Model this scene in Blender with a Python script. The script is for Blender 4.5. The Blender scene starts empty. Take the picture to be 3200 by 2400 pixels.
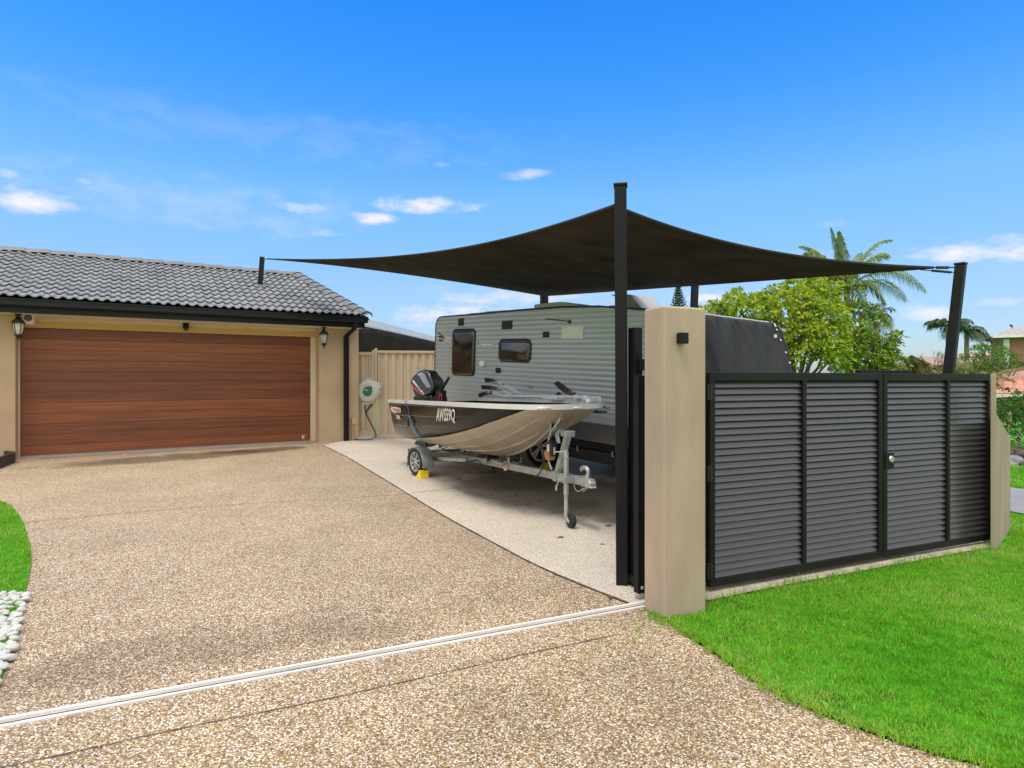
import bpy, bmesh, math, random
import numpy as np
from mathutils import Vector, Matrix
random.seed(11); RNG = np.random.default_rng(11)
SC = bpy.context.scene; COL = SC.collection
R = math.radians
# ------------------------------------------------------------------ materials
MATS = {}
def nt(m): return m.node_tree.nodes, m.node_tree.links
def ramp(n, stops, interp='LINEAR'):
    r = n.new('ShaderNodeValToRGB'); e = r.color_ramp.elements; r.color_ramp.interpolation = interp
    while len(e) < len(stops): e.new(0.5)
    for el, (p, c) in zip(e, stops): el.position = p; el.color = (*c, 1)
    return r
def mat(name, col, rough=.6, metal=0., var=0., vscale=6., bump=0., bscale=60., coat=0., spec=None, stretch=None, detail=4):
    if name in MATS: return MATS[name]
    m = bpy.data.materials.new(name); m.use_nodes = True; n, l = nt(m); b = n['Principled BSDF']
    b.inputs['Base Color'].default_value = (*col, 1); b.inputs['Roughness'].default_value = rough; b.inputs['Metallic'].default_value = metal
    if coat: b.inputs['Coat Weight'].default_value = coat; b.inputs['Coat Roughness'].default_value = .08
    if spec is not None: b.inputs['Specular IOR Level'].default_value = spec
    tc = n.new('ShaderNodeTexCoord'); src = tc.outputs['Object']
    if stretch:
        mp = n.new('ShaderNodeMapping'); mp.inputs['Scale'].default_value = stretch; l.new(src, mp.inputs[0]); src = mp.outputs[0]
    if var:
        nz = n.new('ShaderNodeTexNoise'); nz.inputs['Scale'].default_value = vscale; nz.inputs['Detail'].default_value = detail; l.new(src, nz.inputs['Vector'])
        r = ramp(n, [(.3, tuple(c*(1-var) for c in col)), (.7, tuple(min(1, c*(1+var)) for c in col))]); l.new(nz.outputs['Fac'], r.inputs[0]); l.new(r.outputs[0], b.inputs['Base Color'])
        rr = n.new('ShaderNodeMapRange'); rr.inputs[3].default_value = max(0.02, rough-.08); rr.inputs[4].default_value = min(1, rough+.08); l.new(nz.outputs['Fac'], rr.inputs[0]); l.new(rr.outputs[0], b.inputs['Roughness'])
    if bump:
        nb = n.new('ShaderNodeTexNoise'); nb.inputs['Scale'].default_value = bscale; nb.inputs['Detail'].default_value = 6; l.new(src, nb.inputs['Vector'])
        bp = n.new('ShaderNodeBump'); bp.inputs['Strength'].default_value = bump; bp.inputs['Distance'].default_value = .01; l.new(nb.outputs['Fac'], bp.inputs['Height']); l.new(bp.outputs[0], b.inputs['Normal'])
    MATS[name] = m; return m
def mth(n, l, op, a, b=None, c=None):
    x = n.new('ShaderNodeMath'); x.operation = op
    for i, v in enumerate((a, b, c)):
        if v is None: continue
        if isinstance(v, (int, float)): x.inputs[i].default_value = v
        else: l.new(v, x.inputs[i])
    return x.outputs[0]
def mixc(n, l, f, a, b, mode='MIX'):
    x = n.new('ShaderNodeMix'); x.data_type = 'RGBA'; x.blend_type = mode
    for i, v in ((0, f), (6, a), (7, b)):
        if isinstance(v, (int, float)): x.inputs[i].default_value = v
        elif isinstance(v, tuple): x.inputs[i].default_value = (*v, 1)
        else: l.new(v, x.inputs[i])
    return x.outputs[2]
def sstep(n, l, v, a, b):
    x = n.new('ShaderNodeMapRange'); x.interpolation_type = 'SMOOTHSTEP'; l.new(v, x.inputs[0]); x.inputs[1].default_value = a; x.inputs[2].default_value = b
    return x.outputs[0]
def noise(n, l, vec, scale, detail=4, rough=.5):
    x = n.new('ShaderNodeTexNoise'); x.inputs['Scale'].default_value = scale; x.inputs['Detail'].default_value = detail; x.inputs['Roughness'].default_value = rough; l.new(vec, x.inputs['Vector']); return x.outputs['Fac']
def geo_pos(n): return n.new('ShaderNodeNewGeometry').outputs['Position']
def aggregate(name, stops, scale, mortar, mfac, patch, stains_and_shade):
    m = bpy.data.materials.new(name); m.use_nodes = True; n, l = nt(m); b = n['Principled BSDF']; p = geo_pos(n)
    warp = n.new('ShaderNodeTexNoise'); warp.inputs['Scale'].default_value = 40; l.new(p, warp.inputs['Vector'])
    vm = n.new('ShaderNodeVectorMath'); vm.operation = 'MULTIPLY_ADD'; l.new(warp.outputs['Color'], vm.inputs[0]); vm.inputs[1].default_value = (.012, .012, 0); l.new(p, vm.inputs[2])
    v = n.new('ShaderNodeTexVoronoi'); v.inputs['Scale'].default_value = scale; l.new(vm.outputs[0], v.inputs['Vector'])
    sp = n.new('ShaderNodeSeparateColor'); l.new(v.outputs['Color'], sp.inputs[0])
    r = ramp(n, stops, 'LINEAR'); l.new(sp.outputs[0], r.inputs[0])
    hv = n.new('ShaderNodeHueSaturation'); l.new(r.outputs[0], hv.inputs['Color']); l.new(mth(n, l, 'MULTIPLY_ADD', sp.outputs[1], .8, .6), hv.inputs['Saturation'])
    edge = sstep(n, l, v.outputs['Distance'], .42, .72)
    c = mixc(n, l, mth(n, l, 'MULTIPLY', edge, mfac), hv.outputs[0], mortar)
    big = noise(n, l, p, 1.1, 5, .6)
    br = n.new('ShaderNodeMapRange'); l.new(big, br.inputs[0]); br.inputs[1].default_value = .3; br.inputs[2].default_value = .7; br.inputs[3].default_value = 1-patch; br.inputs[4].default_value = 1+patch
    g = n.new('ShaderNodeCombineColor')
    for i in range(3): l.new(br.outputs[0], g.inputs[i])
    c = mixc(n, l, 1., c, g.outputs[0], 'MULTIPLY')
    sx = n.new('ShaderNodeSeparateXYZ'); l.new(p, sx.inputs[0]); X, Y = sx.outputs[0], sx.outputs[1]
    wob = noise(n, l, p, 2.2, 5, .65)
    for (x0, y0, ax, ay, ang, wa, wb, dark) in stains_and_shade:          # elongated dirty patches, and painted sail shade on the pad, with ragged edges
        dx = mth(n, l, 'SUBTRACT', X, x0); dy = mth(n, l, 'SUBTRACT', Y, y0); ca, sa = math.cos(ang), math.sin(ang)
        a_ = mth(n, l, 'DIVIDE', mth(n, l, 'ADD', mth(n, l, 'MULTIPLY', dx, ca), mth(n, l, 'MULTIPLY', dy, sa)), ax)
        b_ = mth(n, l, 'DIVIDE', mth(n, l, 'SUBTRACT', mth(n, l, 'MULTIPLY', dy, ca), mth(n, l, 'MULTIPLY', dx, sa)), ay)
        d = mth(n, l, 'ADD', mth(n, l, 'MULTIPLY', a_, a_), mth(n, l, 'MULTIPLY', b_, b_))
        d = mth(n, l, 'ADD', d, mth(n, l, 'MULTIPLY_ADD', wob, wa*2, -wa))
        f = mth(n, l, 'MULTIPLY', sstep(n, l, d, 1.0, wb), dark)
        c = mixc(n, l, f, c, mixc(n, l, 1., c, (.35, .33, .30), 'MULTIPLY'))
    l.new(c, b.inputs['Base Color']); b.inputs['Roughness'].default_value = .62
    bp = n.new('ShaderNodeBump'); bp.inputs['Strength'].default_value = .5; bp.inputs['Distance'].default_value = .006; bp.invert = True
    l.new(v.outputs['Distance'], bp.inputs['Height']); l.new(bp.outputs[0], b.inputs['Normal'])
    MATS[name] = m; return m
def leafmat(name, cols, rough=.5, trans=.35, patch=None):
    m = bpy.data.materials.new(name); m.use_nodes = True; n, l = nt(m); b = n['Principled BSDF']; b.inputs['Roughness'].default_value = rough
    g = n.new('ShaderNodeNewGeometry'); k = len(cols); r = ramp(n, [(i/(k-1), c) for i, c in enumerate(cols)]); f_ = g.outputs['Random Per Island']
    if patch:
        f_ = mth(n, l, 'ADD', mth(n, l, 'MULTIPLY', f_, .55), mth(n, l, 'MULTIPLY_ADD', noise(n, l, g.outputs['Position'], patch, 5, .6), 1.5, -.5))
    l.new(f_, r.inputs[0])
    l.new(r.outputs[0], b.inputs['Base Color']); b.inputs['Specular IOR Level'].default_value = .25
    t = n.new('ShaderNodeBsdfTranslucent'); l.new(r.outputs[0], t.inputs[0]); mx = n.new('ShaderNodeMixShader'); mx.inputs[0].default_value = trans
    l.new(b.outputs[0], mx.inputs[1]); l.new(t.outputs[0], mx.inputs[2]); l.new(mx.outputs[0], n['Material Output'].inputs[0])
    MATS[name] = m; return m
# ------------------------------------------------------------------ mesh builder
class MB:
    def __init__(s): s.v = []; s.f = []; s.mi = []; s.cur = 0
    def add(s, vs, fs):
        o = len(s.v); s.v += [tuple(v) for v in vs]; s.f += [tuple(o+i for i in f) for f in fs]; s.mi += [s.cur]*len(fs); return s
    def box(s, a, b, M=None):
        x0, y0, z0 = a; x1, y1, z1 = b
        vs = [Vector(p) for p in ((x0,y0,z0),(x1,y0,z0),(x1,y1,z0),(x0,y1,z0),(x0,y0,z1),(x1,y0,z1),(x1,y1,z1),(x0,y1,z1))]
        if M is not None: vs = [M @ v for v in vs]
        return s.add(vs, [(0,3,2,1),(4,5,6,7),(0,1,5,4),(1,2,6,5),(2,3,7,6),(3,0,4,7)])
    def bar(s, p, q, w, h=None, up=(0,0,1)):
        p, q = Vector(p), Vector(q); d = (q-p); L = d.length; d.normalize(); u = Vector(up)
        if abs(d.dot(u)) > .98: u = Vector((0,1,0))
        y = u.cross(d).normalized(); z = d.cross(y); h = h or w
        M = Matrix((( d.x,y.x,z.x,p.x),(d.y,y.y,z.y,p.y),(d.z,y.z,z.z,p.z),(0,0,0,1)))
        return s.box((0,-w/2,-h/2), (L,w/2,h/2), M)
    def tube(s, pts, r, n=10, cap=True):
        pts = [Vector(p) for p in pts]; k = len(pts); rs = r if isinstance(r, (list, tuple)) else [r]*k
        o = len(s.v); vs = []; ref = None
        for i, p in enumerate(pts):
            d = (pts[min(i+1,k-1)]-pts[max(i-1,0)]).normalized()
            if ref is None: ref = Vector((0,0,1)) if abs(d.z) < .9 else Vector((1,0,0))
            x = (ref-d*ref.dot(d)).normalized(); ref = x; y = d.cross(x)
            for j in range(n): a = 2*math.pi*j/n; vs.append(p+(x*math.cos(a)+y*math.sin(a))*rs[i])
        fs = [(i*n+j, i*n+(j+1)%n, (i+1)*n+(j+1)%n, (i+1)*n+j) for i in range(k-1) for j in range(n)]
        if cap: fs += [tuple(range(n))[::-1], tuple((k-1)*n+j for j in range(n))]
        return s.add(vs, fs)
    def lathe(s, prof, c, axis=(0,0,1), n=24, closed=False):
        c = Vector(c); d = Vector(axis).normalized(); x = Vector((1,0,0)) if abs(d.x) < .9 else Vector((0,0,1)); x = (x-d*x.dot(d)).normalized(); y = d.cross(x)
        vs = []; k = len(prof)
        for r, h in prof:
            for j in range(n): a = 2*math.pi*j/n; vs.append(c+d*h+(x*math.cos(a)+y*math.sin(a))*r)
        m = k if closed else k-1
        fs = [(i*n+j, i*n+(j+1)%n, ((i+1)%k)*n+(j+1)%n, ((i+1)%k)*n+j) for i in range(m) for j in range(n)]
        return s.add(vs, fs)
    def prism(s, poly, axis, a, b):      # poly in the two other axes, extruded from a to b
        k = len(poly)
        def pt(p, t):
            return {'x': (t, p[0], p[1]), 'y': (p[0], t, p[1]), 'z': (p[0], p[1], t)}[axis]
        vs = [pt(p, a) for p in poly]+[pt(p, b) for p in poly]
        return s.add(vs, [tuple(range(k))[::-1], tuple(range(k, 2*k))]+[(i, (i+1)%k, k+(i+1)%k, k+i) for i in range(k)])
    def grid(s, fn, nu, nv):
        vs = [fn(i/nu, j/nv) for i in range(nu+1) for j in range(nv+1)]; w = nv+1
        return s.add(vs, [(i*w+j, (i+1)*w+j, (i+1)*w+j+1, i*w+j+1) for i in range(nu) for j in range(nv)])
    def build(s, name, m=None, parent=None, smooth=False, bevel=0, seg=2, loc=None, rotz=None, weld=False):
        me = bpy.data.meshes.new(name); me.from_pydata([tuple(v) for v in s.v], [], s.f)
        ms = m if isinstance(m, (list, tuple)) else [m]
        for x in ms: me.materials.append(x)
        if len(ms) > 1: me.polygons.foreach_set('material_index', s.mi)
        bm = bmesh.new(); bm.from_mesh(me)
        if weld: bmesh.ops.remove_doubles(bm, verts=bm.verts, dist=1e-5)
        bmesh.ops.recalc_face_normals(bm, faces=bm.faces); bm.to_mesh(me); bm.free()
        if smooth:
            me.polygons.foreach_set('use_smooth', [True]*len(me.polygons)); me.set_sharp_from_angle(angle=R(38 if smooth is True else smooth))
        return link(name, me, parent, bevel, seg, loc, rotz)
def link(name, me, parent=None, bevel=0, seg=2, loc=None, rotz=None):
    o = bpy.data.objects.new(name, me); COL.objects.link(o)
    if parent: o.parent = parent
    if loc: o.location = loc
    if rotz is not None: o.rotation_euler = (0, 0, rotz)
    if bevel:
        b = o.modifiers.new('Bevel', 'BEVEL'); b.width = bevel; b.segments = seg; b.limit_method = 'ANGLE'; b.angle_limit = R(40)
    return o
def tag(o, label=None, cat=None, group=None, kind=None):
    if label: o['label'] = label
    if cat: o['category'] = cat
    if group: o['group'] = group
    if kind: o['kind'] = kind
    return o
def thing(name, label, cat, loc=(0,0,0), rot=0, group=None):
    o = bpy.data.objects.new(name, None); COL.objects.link(o); o.location = loc; o.rotation_euler = rot if isinstance(rot, tuple) else (0, 0, rot); o.empty_display_size = .2
    return tag(o, label, cat, group)
def npmesh(name, V, F, m, parent=None, smooth=False):            # V (n,3); F list of arrays of equal-size faces
    me = bpy.data.meshes.new(name); me.vertices.add(len(V)); me.vertices.foreach_set('co', np.ascontiguousarray(V, dtype=np.float32).ravel())
    li = np.concatenate([f.ravel() for f in F]).astype(np.int32); tot = np.concatenate([np.full(len(f), f.shape[1]) for f in F]).astype(np.int32)
    st = np.concatenate([[0], np.cumsum(tot)[:-1]]).astype(np.int32)
    me.loops.add(len(li)); me.loops.foreach_set('vertex_index', li); me.polygons.add(len(tot)); me.polygons.foreach_set('loop_start', st); me.polygons.foreach_set('loop_total', tot)
    for x in (m if isinstance(m, (list, tuple)) else [m]): me.materials.append(x)
    me.update(calc_edges=True); me.validate()
    if smooth: me.polygons.foreach_set('use_smooth', [True]*len(me.polygons))
    return link(name, me, parent)
def text_mesh(txt, size=1., bold=0., ext=0.):                  # lettering as flat geometry: list of verts, faces
    cu = bpy.data.curves.new('lettering', 'FONT'); cu.body = txt; cu.size = size; cu.offset = bold; cu.extrude = ext; cu.resolution_u = 3
    o = bpy.data.objects.new('lettering', cu); COL.objects.link(o); dg = bpy.context.evaluated_depsgraph_get()
    me = bpy.data.meshes.new_from_object(o.evaluated_get(dg)); vs = [v.co.copy() for v in me.vertices]; fs = [tuple(p.vertices) for p in me.polygons]
    bpy.data.objects.remove(o); bpy.data.curves.remove(cu); bpy.data.meshes.remove(me)
    x0 = min(v.x for v in vs); x1 = max(v.x for v in vs); y0 = min(v.y for v in vs); y1 = max(v.y for v in vs)
    return [((v.x-x0)/(x1-x0), (v.y-y0)/(y1-y0)) for v in vs], fs
def lerp(a, b, t): return a+(b-a)*t
def interp(P, t):                                               # Catmull-Rom through the points, t in 0..1
    k = len(P)-1; x = min(max(t, 0), 1)*k; i = min(int(x), k-1); u = x-i
    p0, p1, p2, p3 = P[max(i-1,0)], P[i], P[i+1], P[min(i+2,k)]
    return tuple(.5*((2*b)+(c-a)*u+(2*a-5*b+4*c-d)*u*u+(3*b-a-3*c+d)*u**3) for a, b, c, d in zip(p0, p1, p2, p3))
# ------------------------------------------------------------------ ground, drive, pad, lawns
AGG = aggregate('exposed_aggregate', [(0, (.065,.036,.014)), (.22, (.195,.118,.05)), (.44, (.37,.245,.115)), (.64, (.52,.38,.215)), (.80, (.68,.55,.39)), (.91, (.84,.76,.61)), (1, (.93,.89,.80))], 150, (.22,.145,.08), .75, .13,
    [(-5.80, 10.42, 2.3, .62, R(40), 1.0, .2, .85), (-4.75, 11.45, 1.1, .4, R(38), .9, .2, .8), (.6, 2.6, 1.4, .5, R(20), 1.2, .0, .25), (-1.6, 3.1, 1.6, .35, R(24), 1.2, 0, .45)])
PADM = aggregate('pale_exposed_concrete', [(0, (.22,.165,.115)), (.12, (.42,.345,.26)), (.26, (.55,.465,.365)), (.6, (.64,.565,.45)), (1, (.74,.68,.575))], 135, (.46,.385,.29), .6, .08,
    [(.75, 7.1, 2.3, 1.15, R(-48), .5, .5, 1.), (.2, 7.6, .5, .3, R(10), .9, .1, .5), (.75, 6.6, .4, .3, R(10), .9, .1, .5)])  # large first patch paints the sail's shade under the boat into the pad colour
TURF = mat('turf_soil', (.045,.21,.008), .95, var=.45, vscale=9, bump=.6, bscale=80, spec=.1)
FARGRASS = mat('far_grass', (.10,.34,.03), .95, var=.35, vscale=1.4, bump=.5, bscale=40, spec=.1, detail=8)
ROADM = mat('grey_road', (.22,.22,.225), .9, var=.12, vscale=3, bump=.2, bscale=120)
KERBM = mat('pale_strip_concrete', (.42,.36,.28), .9, var=.3, vscale=7, bump=.4, bscale=60)
JOINT = mat('joint_dirt', (.12,.088,.06), .95, var=.5, vscale=20)
def sheet(name, poly, z, m, kind='structure'):
    b = MB(); b.add([(x, y, z) for x, y in poly], [tuple(range(len(poly)))]); o = b.build(name, m); o['kind'] = kind
    if o.data.polygons[0].normal.z < 0: o.data.flip_normals()
    return o
# terrain: level by the house, dropping away to the canal-side houses beyond
b = MB()
xs = [-400,-200,-100,-60,-40,-25,-15,-10,-5,0,5,8,11,14,18,22,26,32,40,50,70,110,200,400]; ys = [-60,-20,-8,-3,0,3,6,9,12,15,18,19.4,20.2,21,22,23,25,30,40,60,100,200,500]
def tz(x, y):
    t = min(max((y-19.6)/3.0, 0), 1); return -.04-1.6*t*t*(3-2*t)
b.add([(x, y, tz(x, y)) for y in ys for x in xs], [(j*len(xs)+i, j*len(xs)+i+1, (j+1)*len(xs)+i+1, (j+1)*len(xs)+i) for j in range(len(ys)-1) for i in range(len(xs)-1)])
b.build('ground', FARGRASS)['kind'] = 'structure'
LAWN_R = [(.79,3.604),(.892,3.421),(.964,3.182),(1.038,2.974),(1.121,2.729),(1.212,2.567),(1.344,2.414),(1.496,2.278),(1.611,2.196),(1.75,2.13),(1.95,2.03),(2.3,1.85)]
LAWN_L = [(-7.2,7.2),(-6.4,7.05),(-5.733,6.74),(-5.365,6.453),(-4.662,5.741),(-3.97,4.959),(-3.614,4.527),(-3.275,4.072),(-3.013,3.699),(-2.818,3.454),(-2.566,3.101),(-2.408,2.857),(-2.339,2.749),(-2.2,2.5)]
sheet('driveway', [(-10,-4),(2.6,-4),(2.6,1.7)]+LAWN_R[::-1][1:]+[(.9,3.7),(.9,9),(-2,12.5),(-3.2,14.5),(-12,9)], 0, AGG)
PADC = [(-3.841,12.21),(-2.937,10.578),(-2.222,9.143),(-1.525,7.743),(-.735,6.127),(-.223,5.17),(.152,4.494),(.449,4.053),(.75,3.66)]
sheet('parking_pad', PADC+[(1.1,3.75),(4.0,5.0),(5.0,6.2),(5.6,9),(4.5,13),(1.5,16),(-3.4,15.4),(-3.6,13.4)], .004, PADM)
def seam(name, pts, w, z, m):
    b = MB(); k = len(pts); vs = []; rr = random.Random(3)
    P = [interp(pts, i/60) for i in range(61)]
    for i, p in enumerate(P):
        q = P[min(i+1, 60)]; o = P[max(i-1, 0)]; d = Vector((q[0]-o[0], q[1]-o[1])).normalized(); ww = w*(.6+.8*rr.random())
        vs += [(p[0]-d.y*ww/2, p[1]+d.x*ww/2, z), (p[0]+d.y*ww/2, p[1]-d.x*ww/2, z)]
    b.add(vs, [(2*i, 2*i+1, 2*i+3, 2*i+2) for i in range(60)]); o = b.build(name, m); o['kind'] = 'structure'; return o
seam('driveway_joint', [(-4.75,5.72),(-3.504,6.36),(-2.3,6.8),(-1.22,7.14)], .010, .004, JOINT)
seam('driveway_joint', [(-2.2,1.98),(-1.668,2.222),(-1.3,2.395),(-.813,2.604),(-.235,2.88),(.056,3.023),(.55,3.25)], .006, .004, JOINT)
seam('pad_edge_joint', PADC, .013, .0085, JOINT)
seam('pad_joint', [(-1.2,7.2),(-.16,7.75),(1.4,8.3),(3,8.9)], .014, .0085, JOINT)
sheet('lawn', LAWN_R[:1]+LAWN_R[1:]+[(2.6,-4),(12,-4),(14,12),(12,19.5),(4.6,19.5),(4.4,8),(4.2,5.45),(3.9,4.95),(1.2,3.70)], .012, TURF)
sheet('left_lawn', LAWN_L+[(-3.2,1.5),(-9,1.5),(-9,7)], .012, TURF)
sheet('gate_strip', [(1.14,3.68),(1.79,3.98),(2.61,4.33),(3.80,4.84),(3.92,4.89),(3.98,5.04),(2.74,4.55),(1.2,3.95)], .02, KERBM)
sheet('road', [(4.2,9.4),(5.3,8.3),(6.152,7.427),(6.55,6.75),(7.3,5.2),(8.3,2.5),(9.5,-4),(7.6,-4),(6.3,2.8),(5.5,4.9),(5.12,5.98),(5.06,6.15),(4.7,7.0),(4.1,7.9)], .03, ROADM)
GLASSB = leafmat('grass_blade', [(.07,.25,.008),(.13,.38,.012),(.21,.48,.022),(.34,.52,.06),(.52,.54,.17)], .6, .4, 1.2)
def inpoly(P, poly):
    x, y = P[:, 0], P[:, 1]; c = np.zeros(len(P), bool); k = len(poly)
    for i in range(k):
        x0, y0 = poly[i]; x1, y1 = poly[(i+1) % k]
        if y0 == y1: continue
        t = ((y0 > y) != (y1 > y)) & (x < (x1-x0)*(y-y0)/(y1-y0)+x0); c ^= t
    return c
def blades(P, z, hmin, hmax, w, lean):
    n = len(P); a = RNG.uniform(0, 2*np.pi, n); h = RNG.uniform(hmin, hmax, n); ww = w*RNG.uniform(.7, 1.3, n); dx, dy = np.cos(a), np.sin(a); b = RNG.uniform(0, 2*np.pi, n); le = lean*RNG.uniform(.2, 1, n)*h
    lx, ly = np.cos(b)*le, np.sin(b)*le; V = np.zeros((n, 5, 3)); X, Y = P[:, 0], P[:, 1]
    for k, s in ((0, -1), (1, 1)): V[:, k] = np.stack([X+s*dx*ww/2, Y+s*dy*ww/2, np.full(n, z)], 1)
    for k, s in ((2, 1), (3, -1)): V[:, k] = np.stack([X+s*dx*ww*.4+lx*.35, Y+s*dy*ww*.4+ly*.35, z+h*.6], 1)
    V[:, 4] = np.stack([X+lx, Y+ly, z+h*(1-.25*lean)], 1)
    o = (np.arange(n)*5)[:, None]
    return V.reshape(-1, 3), (o+np.array([[0,1,2,3]])), (o+np.array([[3,2,4]]))
def lawn_blades(name, regions, label):
    Vs, Q, T, off = [], [], [], 0
    for poly, dens, h0, h1, w, lean in regions:
        xs_, ys_ = [p[0] for p in poly], [p[1] for p in poly]; A = (max(xs_)-min(xs_))*(max(ys_)-min(ys_)); n = int(A*dens)
        P = np.stack([RNG.uniform(min(xs_), max(xs_), n), RNG.uniform(min(ys_), max(ys_), n)], 1); P = P[inpoly(P, poly)]
        P = P[np.abs(P[:, 0]) < P[:, 1]*.92+(.15 if name == 'lawn_grass' else 2.2)]
        v, q, t = blades(P, .01, h0, h1, w, lean); Vs.append(v); Q.append(q+off); T.append(t+off); off += len(v)
    o = npmesh(name, np.concatenate(Vs), [np.concatenate(Q), np.concatenate(T)], GLASSB); tag(o, label, 'grass', kind='stuff')
edge = [(.80,3.52)]+LAWN_R[1:]
near = edge+[(4.2,1.85),(4.6,4.0),(5.2,5.2),(4.5,5.38),(3.93,4.85),(3.80,4.825),(2.61,4.315),(1.79,3.965),(1.16,3.67)]
rag = lambda pts, r, k: [(p[0]+random.uniform(-r, r), p[1]+random.uniform(-r, r)) for i in range(len(pts)-1) for p in [interp(pts, (i+j/k)/(len(pts)-1)) for j in range(k)]]
fringe = []
for p in rag(edge, .02, 8): fringe.append(p)
fr2 = [(x+.05, y+.03) for x, y in fringe[::-1]]; fringe = [(x-.022, y-.018) for x, y in fringe]
strip = rag([(1.16,3.69),(1.79,3.985),(2.61,4.335),(3.80,4.845),(3.93,4.87)], .03, 8)
weeds = []
for (x, y, r_) in ((.80,3.42,.05),(.87,3.37,.06),(.70,3.30,.03),(.63,3.16,.03),(.42,3.06,.02),(.50,3.10,.012),(.76,3.52,.03),(.93,3.30,.05)):
    weeds.append(([(x-r_, y-r_*.6), (x+r_, y-r_*.6), (x+r_, y+r_*.6), (x-r_, y+r_*.6)], 5000 if r_ > .025 else 7000, .012, .05, .004, .9))
lawn_blades('lawn_grass', [(near, 12000, .012, .032, .0034, .9), (near, 500, .03, .05, .003, .7), (fringe+fr2, 26000, .010, .035, .0035, 1.2), (strip+[(x, y-.05) for x, y in strip[::-1]], 6000, .02, .075, .0038, .7),
    ([(5.0,5.3),(4.4,1.9),(9,3),(7,6.0),(5.6,5.0),(5.1,5.95)], 3000, .02, .045, .007, .8), ([(4.36,5.28),(5.3,5.1),(5.12,5.98),(4.75,6.95),(4.3,6.6)], 4500, .02, .045, .005, .8), ([(6.2,7.5),(7.4,5.5),(13,10),(9.5,11),(7.9,9.5),(6.5,9.5),(5.5,8.6)], 900, .03, .06, .012, .8)]+weeds, 'bright green lawn grass growing along the louvre gate and drive edge')
lawn_blades('left_lawn_grass', [(LAWN_L[:10]+[(-3.5,3.3),(-6.5,3.3),(-9,7)], 6000, .015, .038, .0045, .9), (LAWN_L[9:12]+[(-3.2,2.9),(-3.5,3.3)], 500, .02, .05, .005, .8)], 'bright green lawn grass on the far left of the drive')
# white stones edging the left lawn
WST = mat('white_stone', (.50,.49,.46), .7, var=.08, vscale=12, bump=.25, bscale=25)
def stone_mesh(seed, r):
    rr = random.Random(seed); bm = bmesh.new(); bmesh.ops.create_icosphere(bm, subdivisions=2, radius=1)
    for v in bm.verts:
        v.co *= 1+.13*math.sin(3*v.co.x+seed)*math.cos(2.5*v.co.y-seed)+rr.uniform(-.05, .05); v.co = Vector((v.co.x*r*1.1, v.co.y*r, v.co.z*r*.6))
    me = bpy.data.meshes.new('white_stone'); bm.to_mesh(me); bm.free(); me.materials.append(WST); return me
SM = [stone_mesh(i, .027) for i in range(6)]
zone = [(-3.06,3.80),(-2.818,3.44),(-2.566,3.10),(-2.408,2.857),(-2.30,2.68),(-2.7,2.6),(-3.6,3.3),(-3.5,3.9)]
pts = []
for _ in range(20000):
    p = (random.uniform(-3.5,-2.2), random.uniform(2.6,3.85))
    if inpoly(np.array([p]), zone)[0] and all((p[0]-q[0])**2+(p[1]-q[1])**2 > .040**2 for q in pts): pts.append(p)
s0 = link('white_stone', SM[0]); tag(s0, 'white rounded stone in the bed beside the drive, left edge', 'stone', 'white stones edging the left lawn')
for i, p in enumerate(pts[:290]):
    o = s0 if i == 0 else s0.copy()
    if i: COL.objects.link(o)
    o.data = SM[i % 6]; k = random.uniform(.6, 1.25); o.scale = (k, k, k); o.location = (p[0], p[1], .022); o.rotation_euler = (random.uniform(-.4,.4), random.uniform(-.4,.4), random.uniform(0,6.3))
# planter by the garage
PLB = mat('black_edging', (.03,.028,.026), .6, var=.2); BARK = mat('bark_chips', (.42,.20,.07), .9, var=.5, vscale=25, bump=.8, bscale=40)
t = thing('garden_edging', 'black curved garden edging holding orange bark chips at the garage corner', 'garden edging', (-8.05,9.4,0))
cv = [(-1.2,-1.05),(.2,-.75),(.30,-.35),(.10,.10),(-.05,.42),(-.30,.55)]
b = MB(); b.grid(lambda u, v: (lambda p: (p[0]*(1-.04*(v in (.5,.75))), p[1], [0,.16,.16,.0,0][int(v*4)]))(interp(cv, u)), 24, 4)
b = MB(); P = [interp(cv, i/24) for i in range(25)]
b.add([(p[0]+dx, p[1], z) for p in P for dx, z in ((0,0),(0,.17),(-.05,.17),(-.05,0))], [(4*i+j, 4*i+j+1, 4*i+5+j, 4*i+4+j) for i in range(24) for j in range(3)]); b.build('edging', PLB, t)
b = MB(); b.grid(lambda u, v: (lerp(interp(cv, u)[0]-.04, -1.6, v), lerp(interp(cv, u)[1], .1, v), .11+.02*math.sin(23*u)*math.sin(17*v)), 24, 8); b.build('bark_chips', BARK, t)

# a few fallen leaves on the pad and drive
LFM = mat('dry_leaf', (.13,.065,.03), .8, var=.4, vscale=30); bm = bmesh.new()
vs_ = [bm.verts.new(p) for p in ((-.035,0,.004),(-.012,.013,.010),(.015,.012,.012),(.04,0,.006),(.015,-.012,.004),(-.012,-.013,.003))]; bm.faces.new(vs_); me_ = bpy.data.meshes.new('fallen_leaf'); bm.to_mesh(me_); bm.free(); me_.materials.append(LFM)
l0 = link('fallen_leaf', me_); tag(l0, 'small dry brown leaf lying on the concrete or drive', 'leaf', 'dry leaves scattered on the ground')
for i, (x, y) in enumerate(((.18,6.55),(.33,6.7),(.05,7.0),(-.2,7.4),(.62,6.2),(.9,5.6),(.42,5.2),(1.1,6.1),(-.4,7.9),(.75,5.0),(-.72,8.1),(.3,7.3),(-1.1,6.9),(.62,3.78),(.9,6.6),(.55,7.2))):
    o = l0 if i == 0 else l0.copy()
    if i: COL.objects.link(o)
    o.location = (x, y, .006); k = random.uniform(.6,1.3); o.scale = (k,k,k); o.rotation_euler = (random.uniform(-.2,.2), random.uniform(-.2,.2), random.uniform(0,6.28))
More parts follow.
